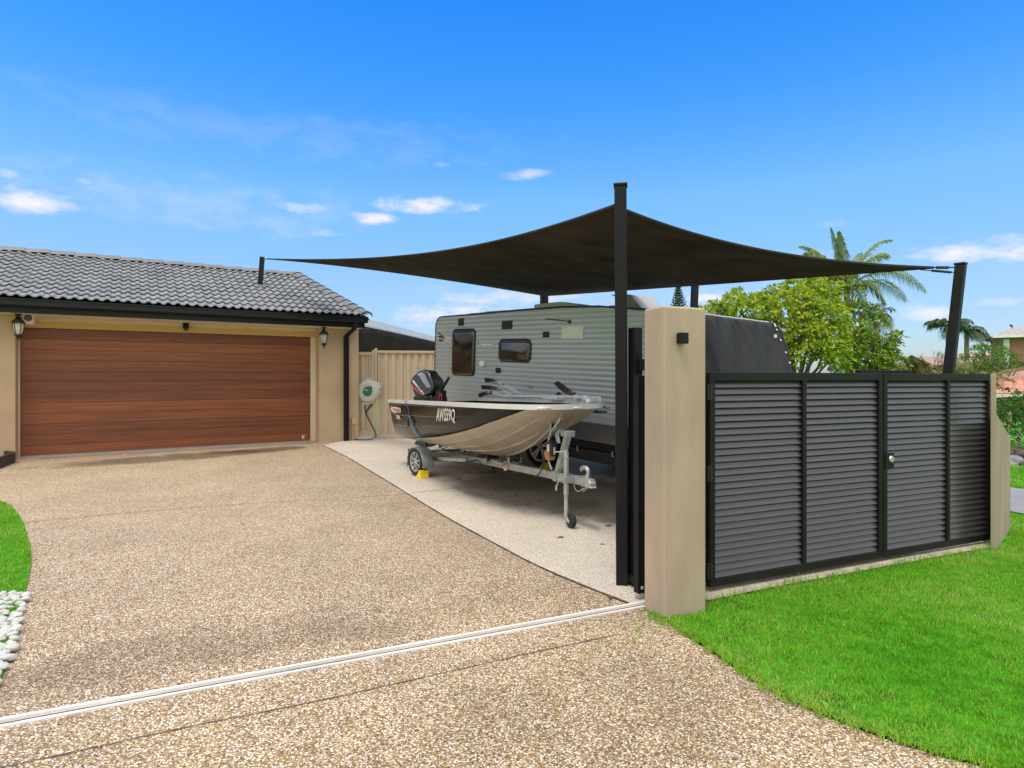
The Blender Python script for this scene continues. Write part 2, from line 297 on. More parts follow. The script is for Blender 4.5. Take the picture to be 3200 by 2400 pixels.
# ------------------------------------------------------------------ garage   local x along the door, -y out of the wall
REND = mat('cream_render', (.56,.41,.262), .9, var=.09, vscale=2.0, bump=.25, bscale=180, spec=.2)
RENDP = mat('pillar_render', (.43,.335,.243), .92, var=.15, vscale=2.8, bump=.3, bscale=220, spec=.2, stretch=(1.6,1.6,.5), detail=8)
CREAM = mat('cream_trim', (.74,.62,.44), .7, var=.06, vscale=4)
def header_mat():
    m = bpy.data.materials.new('half_painted_header'); m.use_nodes = True; n, l = nt(m); bs = n['Principled BSDF']; tc = n.new('ShaderNodeTexCoord'); s = n.new('ShaderNodeSeparateXYZ'); l.new(tc.outputs['Object'], s.inputs[0])
    mp = n.new('ShaderNodeMapping'); mp.inputs['Scale'].default_value = (1.3, 1, 6); l.new(tc.outputs['Object'], mp.inputs[0])
    nz = noise(n, l, mp.outputs[0], 2.2, 4); e = mth(n, l, 'MULTIPLY_ADD', nz, .10, 2.315); f = sstep(n, l, mth(n, l, 'SUBTRACT', s.outputs[2], e), -.012, .012)
    l.new(mixc(n, l, f, (.64,.42,.15), (.72,.58,.40)), bs.inputs['Base Color']); bs.inputs['Roughness'].default_value = .8; return m
BLK = mat('black_powdercoat', (.010,.009,.010), .5, var=.2, vscale=3, spec=.22)
CHAR = mat('gutter_charcoal', (.012,.012,.013), .38, var=.15, vscale=2, spec=.3)
def wood_mat():
    m = bpy.data.materials.new('timber_look_door'); m.use_nodes = True; n, l = nt(m); bs = n['Principled BSDF']; tc = n.new('ShaderNodeTexCoord'); s = n.new('ShaderNodeSeparateXYZ'); l.new(tc.outputs['Object'], s.inputs[0])
    pl = mth(n, l, 'FLOOR', mth(n, l, 'DIVIDE', s.outputs[2], 2.24/12)); cb = n.new('ShaderNodeCombineXYZ')
    l.new(mth(n, l, 'MULTIPLY', s.outputs[0], .55), cb.inputs[0]); l.new(mth(n, l, 'MULTIPLY', pl, 3.71), cb.inputs[1]); l.new(mth(n, l, 'MULTIPLY', s.outputs[2], 14), cb.inputs[2])
    g1 = noise(n, l, cb.outputs[0], 1.6, 6, .6); cb2 = n.new('ShaderNodeCombineXYZ'); l.new(mth(n, l, 'MULTIPLY', s.outputs[0], 2.5), cb2.inputs[0]); l.new(mth(n, l, 'MULTIPLY', pl, 1.3), cb2.inputs[1]); l.new(mth(n, l, 'MULTIPLY', s.outputs[2], 120), cb2.inputs[2])
    g2 = noise(n, l, cb2.outputs[0], 1, 3); wn = n.new('ShaderNodeTexWhiteNoise'); wn.noise_dimensions = '1D'; l.new(mth(n, l, 'ADD', pl, 4.37), wn.inputs['W'])
    f = mth(n, l, 'ADD', mth(n, l, 'ADD', mth(n, l, 'MULTIPLY', g1, .75), mth(n, l, 'MULTIPLY', g2, .22)), mth(n, l, 'MULTIPLY_ADD', wn.outputs[0], .34, -.14))
    r = ramp(n, [(.22, (.12,.040,.019)), (.47, (.22,.066,.026)), (.66, (.32,.098,.034)), (.86, (.40,.15,.06))]); l.new(f, r.inputs[0]); l.new(r.outputs[0], bs.inputs['Base Color']); bs.inputs['Roughness'].default_value = .42
    bp = n.new('ShaderNodeBump'); bp.inputs['Strength'].default_value = .12; bp.inputs['Distance'].default_value = .004; l.new(g2, bp.inputs['Height']); l.new(bp.outputs[0], bs.inputs['Normal']); return m
def tile_mat():
    m = mat('grey_roof_tile', (.235,.235,.238), .48, var=.16, vscale=2.6, bump=.12, bscale=220, spec=.5); return m
GAX = R(32.4); GO = (-8.466, 10.368, 0)
g = thing('garage', 'cream rendered garage with dark tiled roof and timber look roller door', 'garage', GO, GAX)
DW, DH = 4.852, 2.24
b = MB(); b.box((4.985,-.30,-.05), (5.84,.02,2.43)); b.box((4.985,.02,-.05), (5.84,6.2,2.43)); b.box((-3.2,-.30,-.05), (-.03,.25,2.43)); b.box((-3.2,6.0,-.05),(4.98,6.2,2.43)); b.build('wall', REND, g, bevel=.008)
b = MB(); b.box((-.028,-.06,2.245), (4.983,.2,2.428)); b.build('header', header_mat(), g)
for q_ in (((4.875,-.035,0), (4.983,.15,2.244)), ((-.028,-.02,0), (-.004,.15,2.244))): MB().box(*q_).build('door_jamb', CREAM, g, bevel=.004)
d = MB(); ph = DH/12
for i in range(12): d.box((0,0,i*ph+.004+(.02 if i == 0 else 0)), (4.866,.04,(i+1)*ph-.001))
d.box((0,.012,.02),(4.866,.035,DH)); door = d.build('garage_door', wood_mat(), g, bevel=.004)
b = MB(); b.box((0,-.004,.003), (4.866,.03,.022)); b.build('bottom_seal', mat('grey_rubber_seal', (.35,.36,.38), .5, var=.1), door)
b = MB(); b.box((4.70,-.006,.06), (4.76,-.001,.14)); b.build('warning_sticker', mat('pale_sticker', (.8,.74,.58), .5, var=.05), door); b = MB(); b.box((4.735,-.009,.075), (4.752,-.0065,.125)); b.build('sticker_mark', mat('sticker_ink', (.05,.05,.05), .6, var=.1), door)
b = MB(); b.box((-3.3,-.10,-.05), (4.98,.2,.0025)); b.box((-.05,-.18,-.05),(5.0,-.1,.0025)); b.build('sill', mat('sill_concrete', (.50,.43,.33), .9, var=.15, vscale=5), g)
b = MB(); b.box((-3.3,-.72,2.43), (5.80,.2,2.446)); b.build('soffit', mat('white_soffit', (.72,.64,.52), .8, var=.06, vscale=3), g)
b = MB(); b.box((-3.3,-.745,2.43), (5.828,-.722,2.60)); b.box((5.805,-.721,2.43), (5.828,6.2,2.60)); b.build('fascia', CHAR, g, bevel=.004)
gut = [(-.75,2.535),(-.86,2.535),(-.875,2.555),(-.875,2.60),(-.868,2.605),(-.868,2.628),(-.878,2.633),(-.878,2.655),(-.862,2.66),(-.858,2.645),(-.86,2.56),(-.76,2.55),(-.75,2.56)]
b = MB(); b.prism(gut, 'x', -3.3, 5.86)
b.prism([(5.83,2.535),(5.858,2.535),(5.862,2.66),(5.83,2.66)], 'y', -.874, 6.2); b.build('gutter', CHAR, g, smooth=30)
b = MB(); b.tube([(5.60,-.80,2.56),(5.60,-.80,2.42),(5.58,-.62,2.36),(5.55,-.375,2.28),(5.55,-.355,2.2)], [.055]*5, 4); b.box((5.50,-.395,.0), (5.60,-.305,2.26)); b.build('downpipe', BLK, g, bevel=.008)
b = MB(); b.box((5.675,-.36,.36), (5.775,-.302,.49)); b.tube([(5.69,-.325,0),(5.69,-.325,.36)], .012, 8); b.tube([(5.72,-.325,0),(5.72,-.325,.36)], .012, 8); b.build('junction_box', REND, g, bevel=.006)
# tiles
ZE, BE, DD, ZR = 2.665, .85, 3.0, 3.885; SL = (ZR-ZE)/DD; NC = 11
def roofz(bb): return ZE+(BE-bb)*SL
def roll(x):
    p = (x/.152) % 1.; return .032*math.sin(math.pi*(p/.62))**.8 if p < .62 else 0.
b = MB(); x0, x1 = -3.4, 5.85; nx = int((x1-x0)/.0127)
for c in range(NC):
    bl, bh = BE-c*DD/NC, BE-(c+1)*DD/NC-.01; rows = []
    xe = lambda bb: 5.86-.80*(BE-bb)/DD
    lift = .042; rr = random.Random(c)
    for (bb, dz) in ((bl-.06, .006), (bl, lift-.020), (bl, lift), ((bl+bh)/2, lift*.5), (bh, 0.004)):
        rows.append((bb, dz))
    k = len(b.v); xm = xe(bl); n_ = int((xm-x0)/.0127)
    vs = []
    for i in range(n_+1):
        x = x0+(xm-x0)*i/n_; tile = int((x+c*.15)/.305); jit = random.Random(tile*31+c).uniform(-.003, .003)
        for (bb, dz) in rows: vs.append((min(x, xe(bb)+.02), -bb, roofz(bb)+roll(x)*1.0+dz+jit*(dz > .02)))
    b.add(vs, [(i*5+j, (i+1)*5+j, (i+1)*5+j+1, i*5+j+1) for i in range(n_) for j in range(4)])
roof = b.build('roof', tile_mat(), g, smooth=32)
RCAP = mat('ridge_cap_tile', (.15,.152,.155), .5, var=.14, vscale=3, bump=.15, bscale=150)
b = MB(); x = -3.4
while x < 5.05:
    e = min(x+.42, 5.12); 
    b.add([(xx, -(BE-DD)+yy, ZR+zz+dz) for xx, dz in ((x, .0), (e, .022)) for yy, zz in ((-.14,-.005),(-.10,.045),(0,.085),(.10,.045),(.14,-.005))]+[(e, -(BE-DD)+yy, ZR+zz) for yy, zz in ((-.14,-.02),(-.10,.03),(0,.07),(.10,.03),(.14,-.02))], [(i, i+1, 6+i, 5+i) for i in range(4)]+[(5+i, 6+i, 11+i, 10+i) for i in range(4)]); x += .40
b.build('ridge_cap', RCAP, roof)
b = MB(); H0, H1 = Vector((5.84,-BE+.03,ZE+.02)), Vector((5.06,-(BE-DD),ZR+.02)); dv = (H1-H0); L = dv.length; dv.normalize(); sd = dv.cross(Vector((0,0,1))).normalized(); up = sd.cross(dv)
k = int(L/.29)
for i in range(k+1):
    a0, a1 = H0+dv*(i*.29), H0+dv*min(i*.29+.31, L); vs = []
    for p, dz in ((a0-up*.02, 0), (a0, .03), (a1, 0)): vs += [p+sd*yy+up*(zz+dz) for yy, zz in ((-.15,.0),(-.11,.05),(0,.085),(.11,.05),(.15,0.))]
    b.add(vs, [(r_*5+j, r_*5+j+1, r_*5+6+j, r_*5+5+j) for r_ in range(2) for j in range(4)])
b.build('hip_cap', RCAP, roof)
b = MB(); b.add([(5.86,-.85,ZE-.01),(5.06,2.15,ZR),(-3.4,2.15,ZR),(-3.4,6.4,2.5),(5.9,6.4,2.5),(5.9,-.85,2.6)], [(0,1,4,5),(1,2,3,4)]); b.build('rear_slope', tile_mat(), roof)
b = MB(); b.add([(-3.4,-.82,ZE-.02),(5.82,-.82,ZE-.02),(5.04,2.12,ZR-.03),(-3.4,2.12,ZR-.03)], [(0,1,2,3)]); b.build('underlay', CHAR, roof)
# lanterns hanging from the soffit
LBLK = mat('lantern_black', (.014,.013,.013), .45, var=.2); LGL = mat('frosted_glass', (.62,.58,.48), .25, var=.08, vscale=14, coat=.3)
def lantern(x, y, label):
    t = thing('hanging_lantern', label, 'lantern', (0,0,0), 0, 'black coach lanterns under the garage eave'); t.location = g_world(x, y, 2.43); t.rotation_euler = (0,0,GAX)
    b = MB(); b.lathe([(0,0),(.045,-.002),(.05,-.018),(.022,-.03),(.022,-.055),(.05,-.06),(.03,-.075),(0,-.07)], (0,0,0), n=20)
    b.lathe([(0,-.07),(.02,-.07),(.045,-.085),(.075,-.11),(.088,-.135),(.09,-.145),(.104,-.15),(.104,-.158),(.075,-.16),(0,-.16)], (0,0,0), n=20); b.build('cap', LBLK, t, smooth=True)
    b = MB(); b.lathe([(.074,-.16),(.074,-.19),(.066,-.26),(.05,-.32),(.036,-.345)], (0,0,0), n=6); b.build('glass', LGL, t)
    b = MB()
    for k in range(6):
        a = 2*math.pi*k/6; b.tube([(math.cos(a)*r_, math.sin(a)*r_, z) for r_, z in ((.078,-.155),(.078,-.19),(.07,-.26),(.054,-.32),(.04,-.35))], .005, 6)
    b.build('cage', LBLK, t)
    b = MB(); b.lathe([(.055,-.345),(.05,-.36),(.03,-.385),(.016,-.41),(.010,-.425),(.014,-.435),(.008,-.45),(0,-.452)], (0,0,0), n=18); b.build('finial', LBLK, t, smooth=True); return t
def g_world(x, y, z):
    c, s = math.cos(GAX), math.sin(GAX); return (GO[0]+x*c-y*s, GO[1]+x*s+y*c, z)
lantern(.04, -.58, 'black hanging lantern at the left end of the roller door')
lantern(5.01, -.58, 'black hanging lantern on the right, above the pier beside the downpipe')
t = thing('alarm_box', 'white wedge alarm box with round grey lens above the door corner', 'alarm box', g_world(.15,-.30,2.335), GAX)
b = MB(); b.prism([(-.085,.125),(.085,.125),(.065,-.06),(-.055,-.06)], 'y', -.11, .24); b.build('case', mat('white_plastic', (.76,.73,.66), .45, var=.04), t, bevel=.012)
b = MB(); b.lathe([(0,-.03),(.04,-.028),(.052,-.012),(.055,0),(.055,.02)], (0,-.113,.045), (0,1,0), 24); b.build('lens', mat('smoked_lens', (.09,.08,.08), .25, var=.1), t, smooth=True)
t = thing('door_sensor', 'small black sensor hood fixed under the eave above the door middle', 'sensor', g_world(2.50,-.12,2.325), GAX)
b = MB(); b.box((-.05,-.06,.0), (.05,.04,.10)); b.build('hood', BLK, t, bevel=.01); b = MB(); b.lathe([(0,-.05),(.03,-.042),(.04,-.02),(.042,0)], (0,-.015,0), (0,0,1), 18); b.build('lens', mat('sensor_lens', (.03,.03,.03), .15, var=.1), t, smooth=True)
# wand post on the roof
t = thing('roof_sail_post', 'short black steel post standing on the tiled roof, holding the sail tip', 'sail post', (-5.555,13.26,3.33), 0, 'posts holding the shade sail')
b = MB(); b.bar((0,0,0), (.055,0,.70), .085, .085, (0,1,0)); b.build('post', BLK, t, bevel=.006)
b = MB(); b.lathe([(.0,.05),(.07,.05),(.10,.02),(.17,.0),(.17,-.03)], (0,0,.03), n=20); b.build('flashing', mat('lead_flashing', (.16,.16,.17), .5, var=.2), t, smooth=True)
b = MB(); b.tube([(.09,-.01,.665),(.14,-.02,.66)], .008, 8); b.lathe([(.02,-.004),(.028,0),(.02,.004)], (.155,-.02,.66), (0,1,0), 14, True); b.build('eye_bolt', mat('galv_fitting', (.5,.5,.48), .4, .7, var=.1), t)
# ------------------------------------------------------------------ shade sail
def sail_mat(name, c):
    m = mat(name, c, .92, var=.5, vscale=1.6, bump=.25, bscale=300, spec=.15, stretch=(1.5,1.5,.6), detail=8); return m
SAILM = sail_mat('dark_shade_cloth', (.042,.030,.0225))
PA, PB, PC, PD = (-5.39,13.25,3.985), (.69,4.06,2.552), (3.673,5.25,2.349), (.624,11.5,2.941)
CAB, CBC, CCD, CDA = (-.95,9.6,3.19), (1.999,5.125,2.38), (1.30,7.95,2.525), (-2.65,11.45,3.50)
def bez(a, c, b, t): return Vector(a)*(1-t)**2+Vector(c)*2*t*(1-t)+Vector(b)*t*t
def coons(u, v):                       # u: A->B / D->C   v: A->D / B->C
    c0, c1 = bez(PA, CAB, PB, u), bez(PD, CCD, PC, u); d0, d1 = bez(PA, CDA, PD, v), bez(PB, CBC, PC, v)
    A, B, C, D = map(Vector, (PA, PB, PC, PD))
    return c0*(1-v)+c1*v+d0*(1-u)+d1*u-(A*(1-u)*(1-v)+B*u*(1-v)+D*(1-u)*v+C*u*v)
t = thing('shade_sail', 'large dark four cornered shade sail stretched above the boat and caravan', 'shade sail')
b = MB(); b.grid(coons, 60, 40); cl = b.build('cloth', SAILM, t, smooth=180); so = cl.modifiers.new('Solidify', 'SOLIDIFY'); so.thickness = .006
b = MB()
for fn in (lambda s: coons(s, 0), lambda s: coons(s, 1), lambda s: coons(0, s), lambda s: coons(1, s)): b.tube([fn(i/40) for i in range(41)], .012, 6)
b.build('hem', mat('sail_hem', (.022,.019,.014), .8, var=.2), t, smooth=True)
GALV = mat('galvanised_steel', (.46,.49,.47), .48, .75, var=.18, vscale=14); WIRE = mat('dark_wire', (.03,.03,.03), .5, .5, var=.1)
b = MB(); b.tube([PA, (-5.30,13.16,3.985)], .006, 6); b.tube([PA, (-5.44,13.24,3.985)], .01, 6); b.tube([PC, (3.94,5.36,2.37)], .006, 6); b.tube([(3.72,5.27,2.352),(3.86,5.33,2.363)], .013, 8); b.tube([(3.55,5.23,2.325),(3.94,5.36,2.325)], .004, 6); b.tube([(3.68,5.27,2.325),(3.90,5.35,2.325)], .011, 8); b.tube([PB, (.72,4.02,2.56)], .012, 6); b.tube([PD, (.62,11.6,2.95)], .012, 6); b.build('tension_wire', WIRE, t)
def sail_post(x, y, top, lean, w, rot, label):
    t = thing('sail_post', label, 'sail post', (x, y, 0), rot, 'posts holding the shade sail'); lean = (lean[0]*math.cos(rot)+lean[1]*math.sin(rot), lean[1]*math.cos(rot)-lean[0]*math.sin(rot)); b = MB(); b.bar((0,0,0), (lean[0],lean[1],top), w, w, (0,1,0)); b.build('post', BLK, t, bevel=.006)
    b = MB(); b.bar((lean[0],lean[1],top), (lean[0],lean[1],top+.018), w+.012, w+.012, (0,1,0)); b.build('end_cap', CHAR, t, bevel=.005); return t
sail_post(.742, 4.05, 2.675, (-.012,0), .080, R(-12), 'tall black square sail post standing nearest, in front of the caravan')
sail_post(3.757, 5.40, 2.40, (.27,.0), .076, R(38), 'black sail post leaning outward behind the right louvre gate leaf')
sail_post(.62, 11.62, 3.02, (0,0), .14, R(10), 'grey black sail post rising behind the caravan roof under the sail tip')
sail_post(2.62, 9.0, 2.76, (.13,.05), .085, R(25), 'thin black sail post behind the gate pillar, under the sail edge')
# ------------------------------------------------------------------ gate pillar, gates, track
UA = math.atan2(.3924,.9198)
t = thing('gate_pillar', 'square tan rendered gate pillar with black wall light', 'gate pillar', (.87,3.44,0), UA)
b = MB(); b.box((0,0,-.1), (.302,.195,1.803)); b.build('shaft', RENDP, t, bevel=.012, seg=3)
b = MB(); b.add([(.03,.02,1.803),(.28,.02,1.803),(.28,.175,1.803),(.03,.175,1.803),(.10,.06,1.812),(.2,.06,1.812),(.2,.13,1.812),(.10,.13,1.812)], [(0,1,5,4),(1,2,6,5),(2,3,7,6),(3,0,4,7),(4,5,6,7)]); b.build('top_wash', RENDP, t)
t = thing('pillar_light', 'small black square up-down light on the tan gate pillar', 'wall light', (.87+.9198*.108, 3.44+.3924*.108, 1.618), UA); t.scale = (.82,.82,.9)
b = MB(); b.box((-.031,-.062,-.034), (.031,-.010,.036)); b.build('housing', BLK, t, bevel=.004); b = MB(); b.box((-.026,-.012,-.03), (.026,.003,.032)); b.build('backplate', CHAR, t)
SLAT = mat('charcoal_louvre', (.048,.045,.045), .36, var=.10, vscale=2.0, spec=.6, coat=.25)
GFR = mat('gate_frame_black', (.011,.010,.009), .45, var=.25, vscale=4, spec=.25)
HINGE = mat('hinge_black', (.02,.02,.02), .5, var=.2)
def louvre_leaf(x0, x1, mull, label, lockside, dz):
    t = thing('louvre_gate_leaf', label, 'gate', (1.2566-.0,3.863,0), UA, 'leaves of the black louvre gate'); W = .022
    b = MB(); z0, z1 = .05, 1.425
    b.box((x0,-W,z0), (x0+.042,W,z1)); b.box((x1-.042,-W,z0), (x1,W,z1)); b.box((x0+.042,-W,z1-.055), (x1-.042,W,z1)); b.box((x0+.042,-W,z0), (x1-.042,W,z0+.05)); b.box((mull-.017,-W,z0+.05), (mull+.017,W,z1-.055)); fr = b.build('frame', GFR, t, bevel=.003)
    b = MB(); n_ = 29; a, e = z0+.05, z1-.055; pt = (e-a)/n_
    for (p, q) in ((x0+.0425, mull-.0175), (mull+.0175, x1-.0425)):
        for i in range(n_):
            zb = a+i*pt+.003; jit = random.uniform(-.0008, .0008); y0, y1 = -.009, .009; h = pt*.885; th = .0035
            b.prism([(y0+jit, zb), (y0+jit, zb-.002), (y1, zb+h-.002), (y1, zb+h)], 'x', p, q)
    b.build('louvre_panel', SLAT, t)
    hx = x0 if lockside == 'r' else x1; s = -1 if lockside == 'r' else 1
    for z in (1.30, .78, .16):
        h = MB(); h.box((hx-.022*(s < 0)-.004, -.031, z-.05), (hx+.022*(s > 0)+.004, -.0225, z+.05)); h.tube([(hx+s*.004,-.034,z-.045),(hx+s*.004,-.034,z+.045)], .008, 8)
        for q in (-.03,0,.03): h.lathe([(.006,0),(.005,-.004),(0,-.005)], (hx-s*.012,-.031,z+q), (0,1,0), 8)
        h.build('hinge', HINGE, t)
    return t
l1 = louvre_leaf(0, 1.628, .83, 'black louvre gate leaf beside the tan pillar, wider of the pair', 'r', 0)
l2 = louvre_leaf(1.636, 2.958, 2.40, 'black louvre gate leaf with round lock, next to the low end wall', 'l', 0); l2.rotation_euler = (0, R(.12), UA)
b = MB(); b.box((1.648,-.031,.72), (1.735,-.0225,.83)); lp = b.build('lock_plate', GFR, l2, bevel=.002)
b = MB(); b.lathe([(.024,0),(.026,-.006),(.022,-.012),(.0,-.013)], (1.70,-.031,.785), (0,1,0), 20); b.build('lock_cylinder', mat('brushed_steel', (.75,.74,.70), .25, .9, var=.05), lp, smooth=True)
# sliding gate parked behind the louvres
t = thing('sliding_gate', 'black sliding gate parked open behind the pillar and louvre gate', 'gate', (.775,3.765,0), UA)
b = MB(); b.box((0,-.025,.045), (.06,.025,1.405)); b.box((2.53,-.025,.045), (2.59,.025,1.445)); b.box((.06,-.025,1.36), (2.53,.025,1.405)); b.box((.06,-.025,.045), (2.53,.025,.11)); b.box((2.0,-.024,1.406),(2.53,.024,1.447)); b.build('frame', BLK, t, bevel=.003)
b = MB()
for i in range(26): b.box((.0605,-.008,.115+i*.048), (2.529,.008,.115+i*.048+.040))
b.build('slat_infill', BLK, t)
b = MB(); b.lathe([(.006,-.02),(.045,-.012),(.038,0),(.045,.012),(.006,.02)], (.30,0,.045), (0,1,0), 18); b.build('roller', GALV, t)
b = MB(); b.lathe([(.012,0),(.008,-.004),(0,-.004)], (.03,-.026,.08), (0,1,0), 10); b.build('bolt', GALV, t)
t = thing('gate_guide_post', 'black steel guide post with roller bracket between sail post and pillar', 'guide post', (.832,4.03,0), UA)
b = MB(); b.box((-.032,-.03,0), (.028,.05,1.725)); b.box((-.06,-.25,.03), (-.02,.05,.075)); b.build('post', BLK, t, bevel=.003)
b = MB(); b.box((.0,-.28,1.44), (.085,-.031,1.515)); ar = b.build('bracket', BLK, t, bevel=.003)
for y in (-.10,-.26):
    b = MB(); b.lathe([(.0,0),(.022,0),(.022,.05),(.0,.05)], (.03,y,1.5155), n=14); b.build('guide_roller', mat('pale_nylon', (.6,.58,.54), .5, var=.1), ar, smooth=True)
ALU = mat('weathered_aluminium', (.66,.64,.60), .55, .1, var=.14, vscale=5, stretch=(.4,4,4))
t = thing('gate_track', 'pale aluminium gate track laid across the aggregate driveway', 'gate track', (-2.06-.9149*1.2, 2.42-.4037*1.2, 0), R(23.81))
b = MB(); b.prism([(-.036,.0),(-.036,.008),(-.008,.010),(-.007,.022),(0,.027),(.007,.022),(.008,.010),(.036,.008),(.036,0)], 'x', 0, 4.36); b.build('rail', ALU, t, smooth=30); b = MB(); b.box((0,-.0195,.0086),(4.36,-.0125,.0112)); b.build('dirt_line', JOINT, t); b = MB(); b.box((0,.009,.0095),(4.36,.034,.012)); b.build('worn_strip', mat('dull_aluminium', (.50,.48,.44), .7, var=.2, vscale=6, stretch=(.5,4,4)), t)
b = MB()
for i in range(9): b.lathe([(.007,.0),(.005,.003),(0,.003)], (.25+i*.5,-.022,.0085), n=8)
b.build('screw', GALV, t)
# end wall right of the gate
t = thing('end_wall', 'low tan rendered wall stepping down at the right end of the gate', 'wall', (3.876,4.82,0), math.atan2(.61,.62))
b = MB(); b.prism([(0,-.1),(.87,-.1),(.87,.857),(.01,1.10),(.0,1.10)], 'y', .0, .07); b.box((-.06,0.0005,-.1),(.0,.0695,1.42)); 
b = MB(); b.prism([(0,-.1),(.87,-.1),(.87,.852),(.035,1.10),(.02,1.12),(.02,1.42),(0,1.42)], 'y', .0, .036); b.build('wall_panel', RENDP, t, bevel=.006)
# ------------------------------------------------------------------ tan steel fence, side gate, hose reel
FEN = mat('tan_steel_fence', (.52,.41,.28), .55, var=.05, vscale=3, spec=.35)
def ribbed(b, x0, x1, z0, z1, y=0):
    P = .165; x = x0; pr = []
    while x < x1:
        for dx, dy in ((0,0),(.05,0),(.072,.028),(.122,.028),(.144,0)):
            if x+dx <= x1: pr.append((x+dx, y+dy))
        x += P
    pr.append((x1, y)); b.add([(p[0], p[1], z) for p in pr for z in (z0, z1)], [(2*i, 2*i+2, 2*i+3, 2*i+1) for i in range(len(pr)-1)])
FO = (-3.05,13.40,0); FA = R(10)
f = thing('tan_fence', 'tan ribbed steel fence behind the boat and caravan', 'fence', FO, FA)
b = MB(); ribbed(b, .06, 4.2, .10, 1.92, .0); b.build('panel', FEN, f)
b = MB(); b.box((.05,-.02,1.92), (4.2,.05,1.975)); b.box((.05,-.02,.03), (4.2,.05,.105)); b.build('rail', FEN, f, bevel=.004)
for x in (-.012, 2.45):
    b = MB(); b.box((x,-.028,-.05), (x+.06,.055,2.0)); b.lathe([(.036,0),(.03,.02),(0,.026)], (x+.03,.013,2.0), n=16); b.build('post', FEN, f, bevel=.003)
s = thing('side_gate', 'narrow tan ribbed steel side gate beside the garage corner', 'gate', (FO[0]-.006*math.cos(FA), FO[1]-.006*math.sin(FA), 0), FA)
b = MB(); ribbed(b, -.92, -.06, .18, 1.86); b.build('panel', FEN, s)
b = MB(); b.box((-.06,-.028,.06), (-.012,.05,1.96)); b.lathe([(.03,0),(.026,.02),(0,.026)], (-.036,.01,1.96), n=16); b.box((-.98,-.02,.09), (-.0605,.03,.175)); b.box((-.98,-.02,1.865), (-.0605,.03,1.94)); b.build('frame', FEN, s, bevel=.003)
b = MB(); b.box((-.003,-.03,1.05), (.022,-.015,1.22)); b.lathe([(0,-.05),(.028,-.045),(.034,-.02),(.03,0)], (.02,-.028,1.09), (0,1,0), 16); b.build('latch', BLK, s)
HB = mat('pale_grey_plastic', (.56,.56,.50), .4, var=.04, vscale=8); HG = mat('green_plastic', (.012,.13,.075), .3, var=.1, coat=.3); HH = mat('green_hose', (.018,.055,.035), .45, var=.15)
RX, RY = g_world(5.84,-.06,0)[:2]
h = thing('hose_reel', 'pale grey wall hose reel with green centre on the garage end wall', 'hose reel', (RX, RY, 1.07), R(-6)); h.scale = (1.2,1.2,1.2)
HC = (.27,-.02,0)
b = MB(); pf = [(0,-.10),(.12,-.11),(.185,-.095),(.21,-.06),(.215,0),(.205,.06),(.17,.09),(0,.09)]
b.lathe(pf, HC, (0,1,0), 40); b.box((.03,-.06,-.15), (.22,.07,.14)); b.prism([(.30,.20),(.44,.17),(.50,.07),(.46,.0),(.36,.1)], 'y', -.05, .05); b.prism([(.05,-.13),(.20,-.26),(.36,-.23),(.34,-.1)], 'y', -.05, .06); b.box((.16,-.03,.20), (.36,.03,.245)); b.build('drum_case', HB, h, smooth=True, bevel=.008)
b = MB(); b.lathe([(.12,-.008),(.135,-.012),(.142,0)], (HC[0], HC[1]-.105, 0), (0,1,0), 40); b.build('face_ring', HB, h, smooth=True)
b = MB(); lf = [(.0,-.095),(.055,-.078),(.085,-.03),(.088,.03),(.085,.095),(.03,.09),(-.04,.08),(-.08,.035),(-.088,-.02),(-.06,-.075)]
b.prism([(HC[0]+.01+x_, z_) for x_, z_ in lf], 'y', HC[1]-.122, HC[1]-.109); ld = b.build('green_leaf_badge', HG, h, bevel=.003); b = MB(); b.prism([(HC[0]-.05,.02),(HC[0]-.03,.04),(HC[0]+.02,.02),(HC[0]+.03,.0),(HC[0],.015),(HC[0]-.03,.02)], 'y', HC[1]-.125, HC[1]-.1225); b.build('badge_mark', HB, ld)
b = MB(); b.box((-.005,-.07,-.07), (.10,-.03,.065)); b.tube([(.05,-.05,.12),(.05,-.05,.20)], .02, 8); b.build('wall_bracket', BLK, h, bevel=.006)
b = MB(); b.tube([interp([(.19,-.04,-.22),(.22,-.05,-.40),(.33,-.06,-.62),(.42,-.10,-.76),(.43,-.12,-.83),(.36,-.2,-.874),(.2,-.25,-.88),(.02,-.2,-.88)], i/40) for i in range(41)], .011, 8); b.tube([(.34,-.05,-.24),(.0,-.02,-.62)], .014, 8); b.build('hose', HH, h, smooth=True)
# neighbour's dark sail and a pale awning beyond the fence
t = thing('neighbour_awning', 'dark hanging shade cloth with pale top behind the tan fence', 'awning', (0,0,0))
b = MB(); q0, q1, q2, q3 = Vector((-4.35,15.6,2.80)), Vector((-1.75,17.2,2.28)), Vector((-1.4,17.4,1.2)), Vector((-4.6,15.4,1.2))
b.grid(lambda u, v: q0.lerp(q1, u).lerp(q3.lerp(q2, u), v)+Vector((0,0,.02*math.sin(u*math.pi)*(1-v))), 16, 8); sm = b.build('dark_cloth', sail_mat('neighbour_cloth', (.022,.020,.018)), t, smooth=180); sm.modifiers.new('Solidify', 'SOLIDIFY').thickness = .01
b = MB(); e0, e1 = Vector((-4.6,16.6,3.12)), Vector((-1.2,19.0,2.30)); b.grid(lambda u, v: q0.lerp(q1, u).lerp(e0.lerp(e1, u), v)+Vector((0,0,.02*math.sin(u*math.pi)*(1-v)+.012)), 16, 4); sm = b.build('pale_top', mat('pale_awning', (.25,.26,.26), .6, var=.08), t, smooth=180); sm.modifiers.new('Solidify', 'SOLIDIFY').thickness = .01
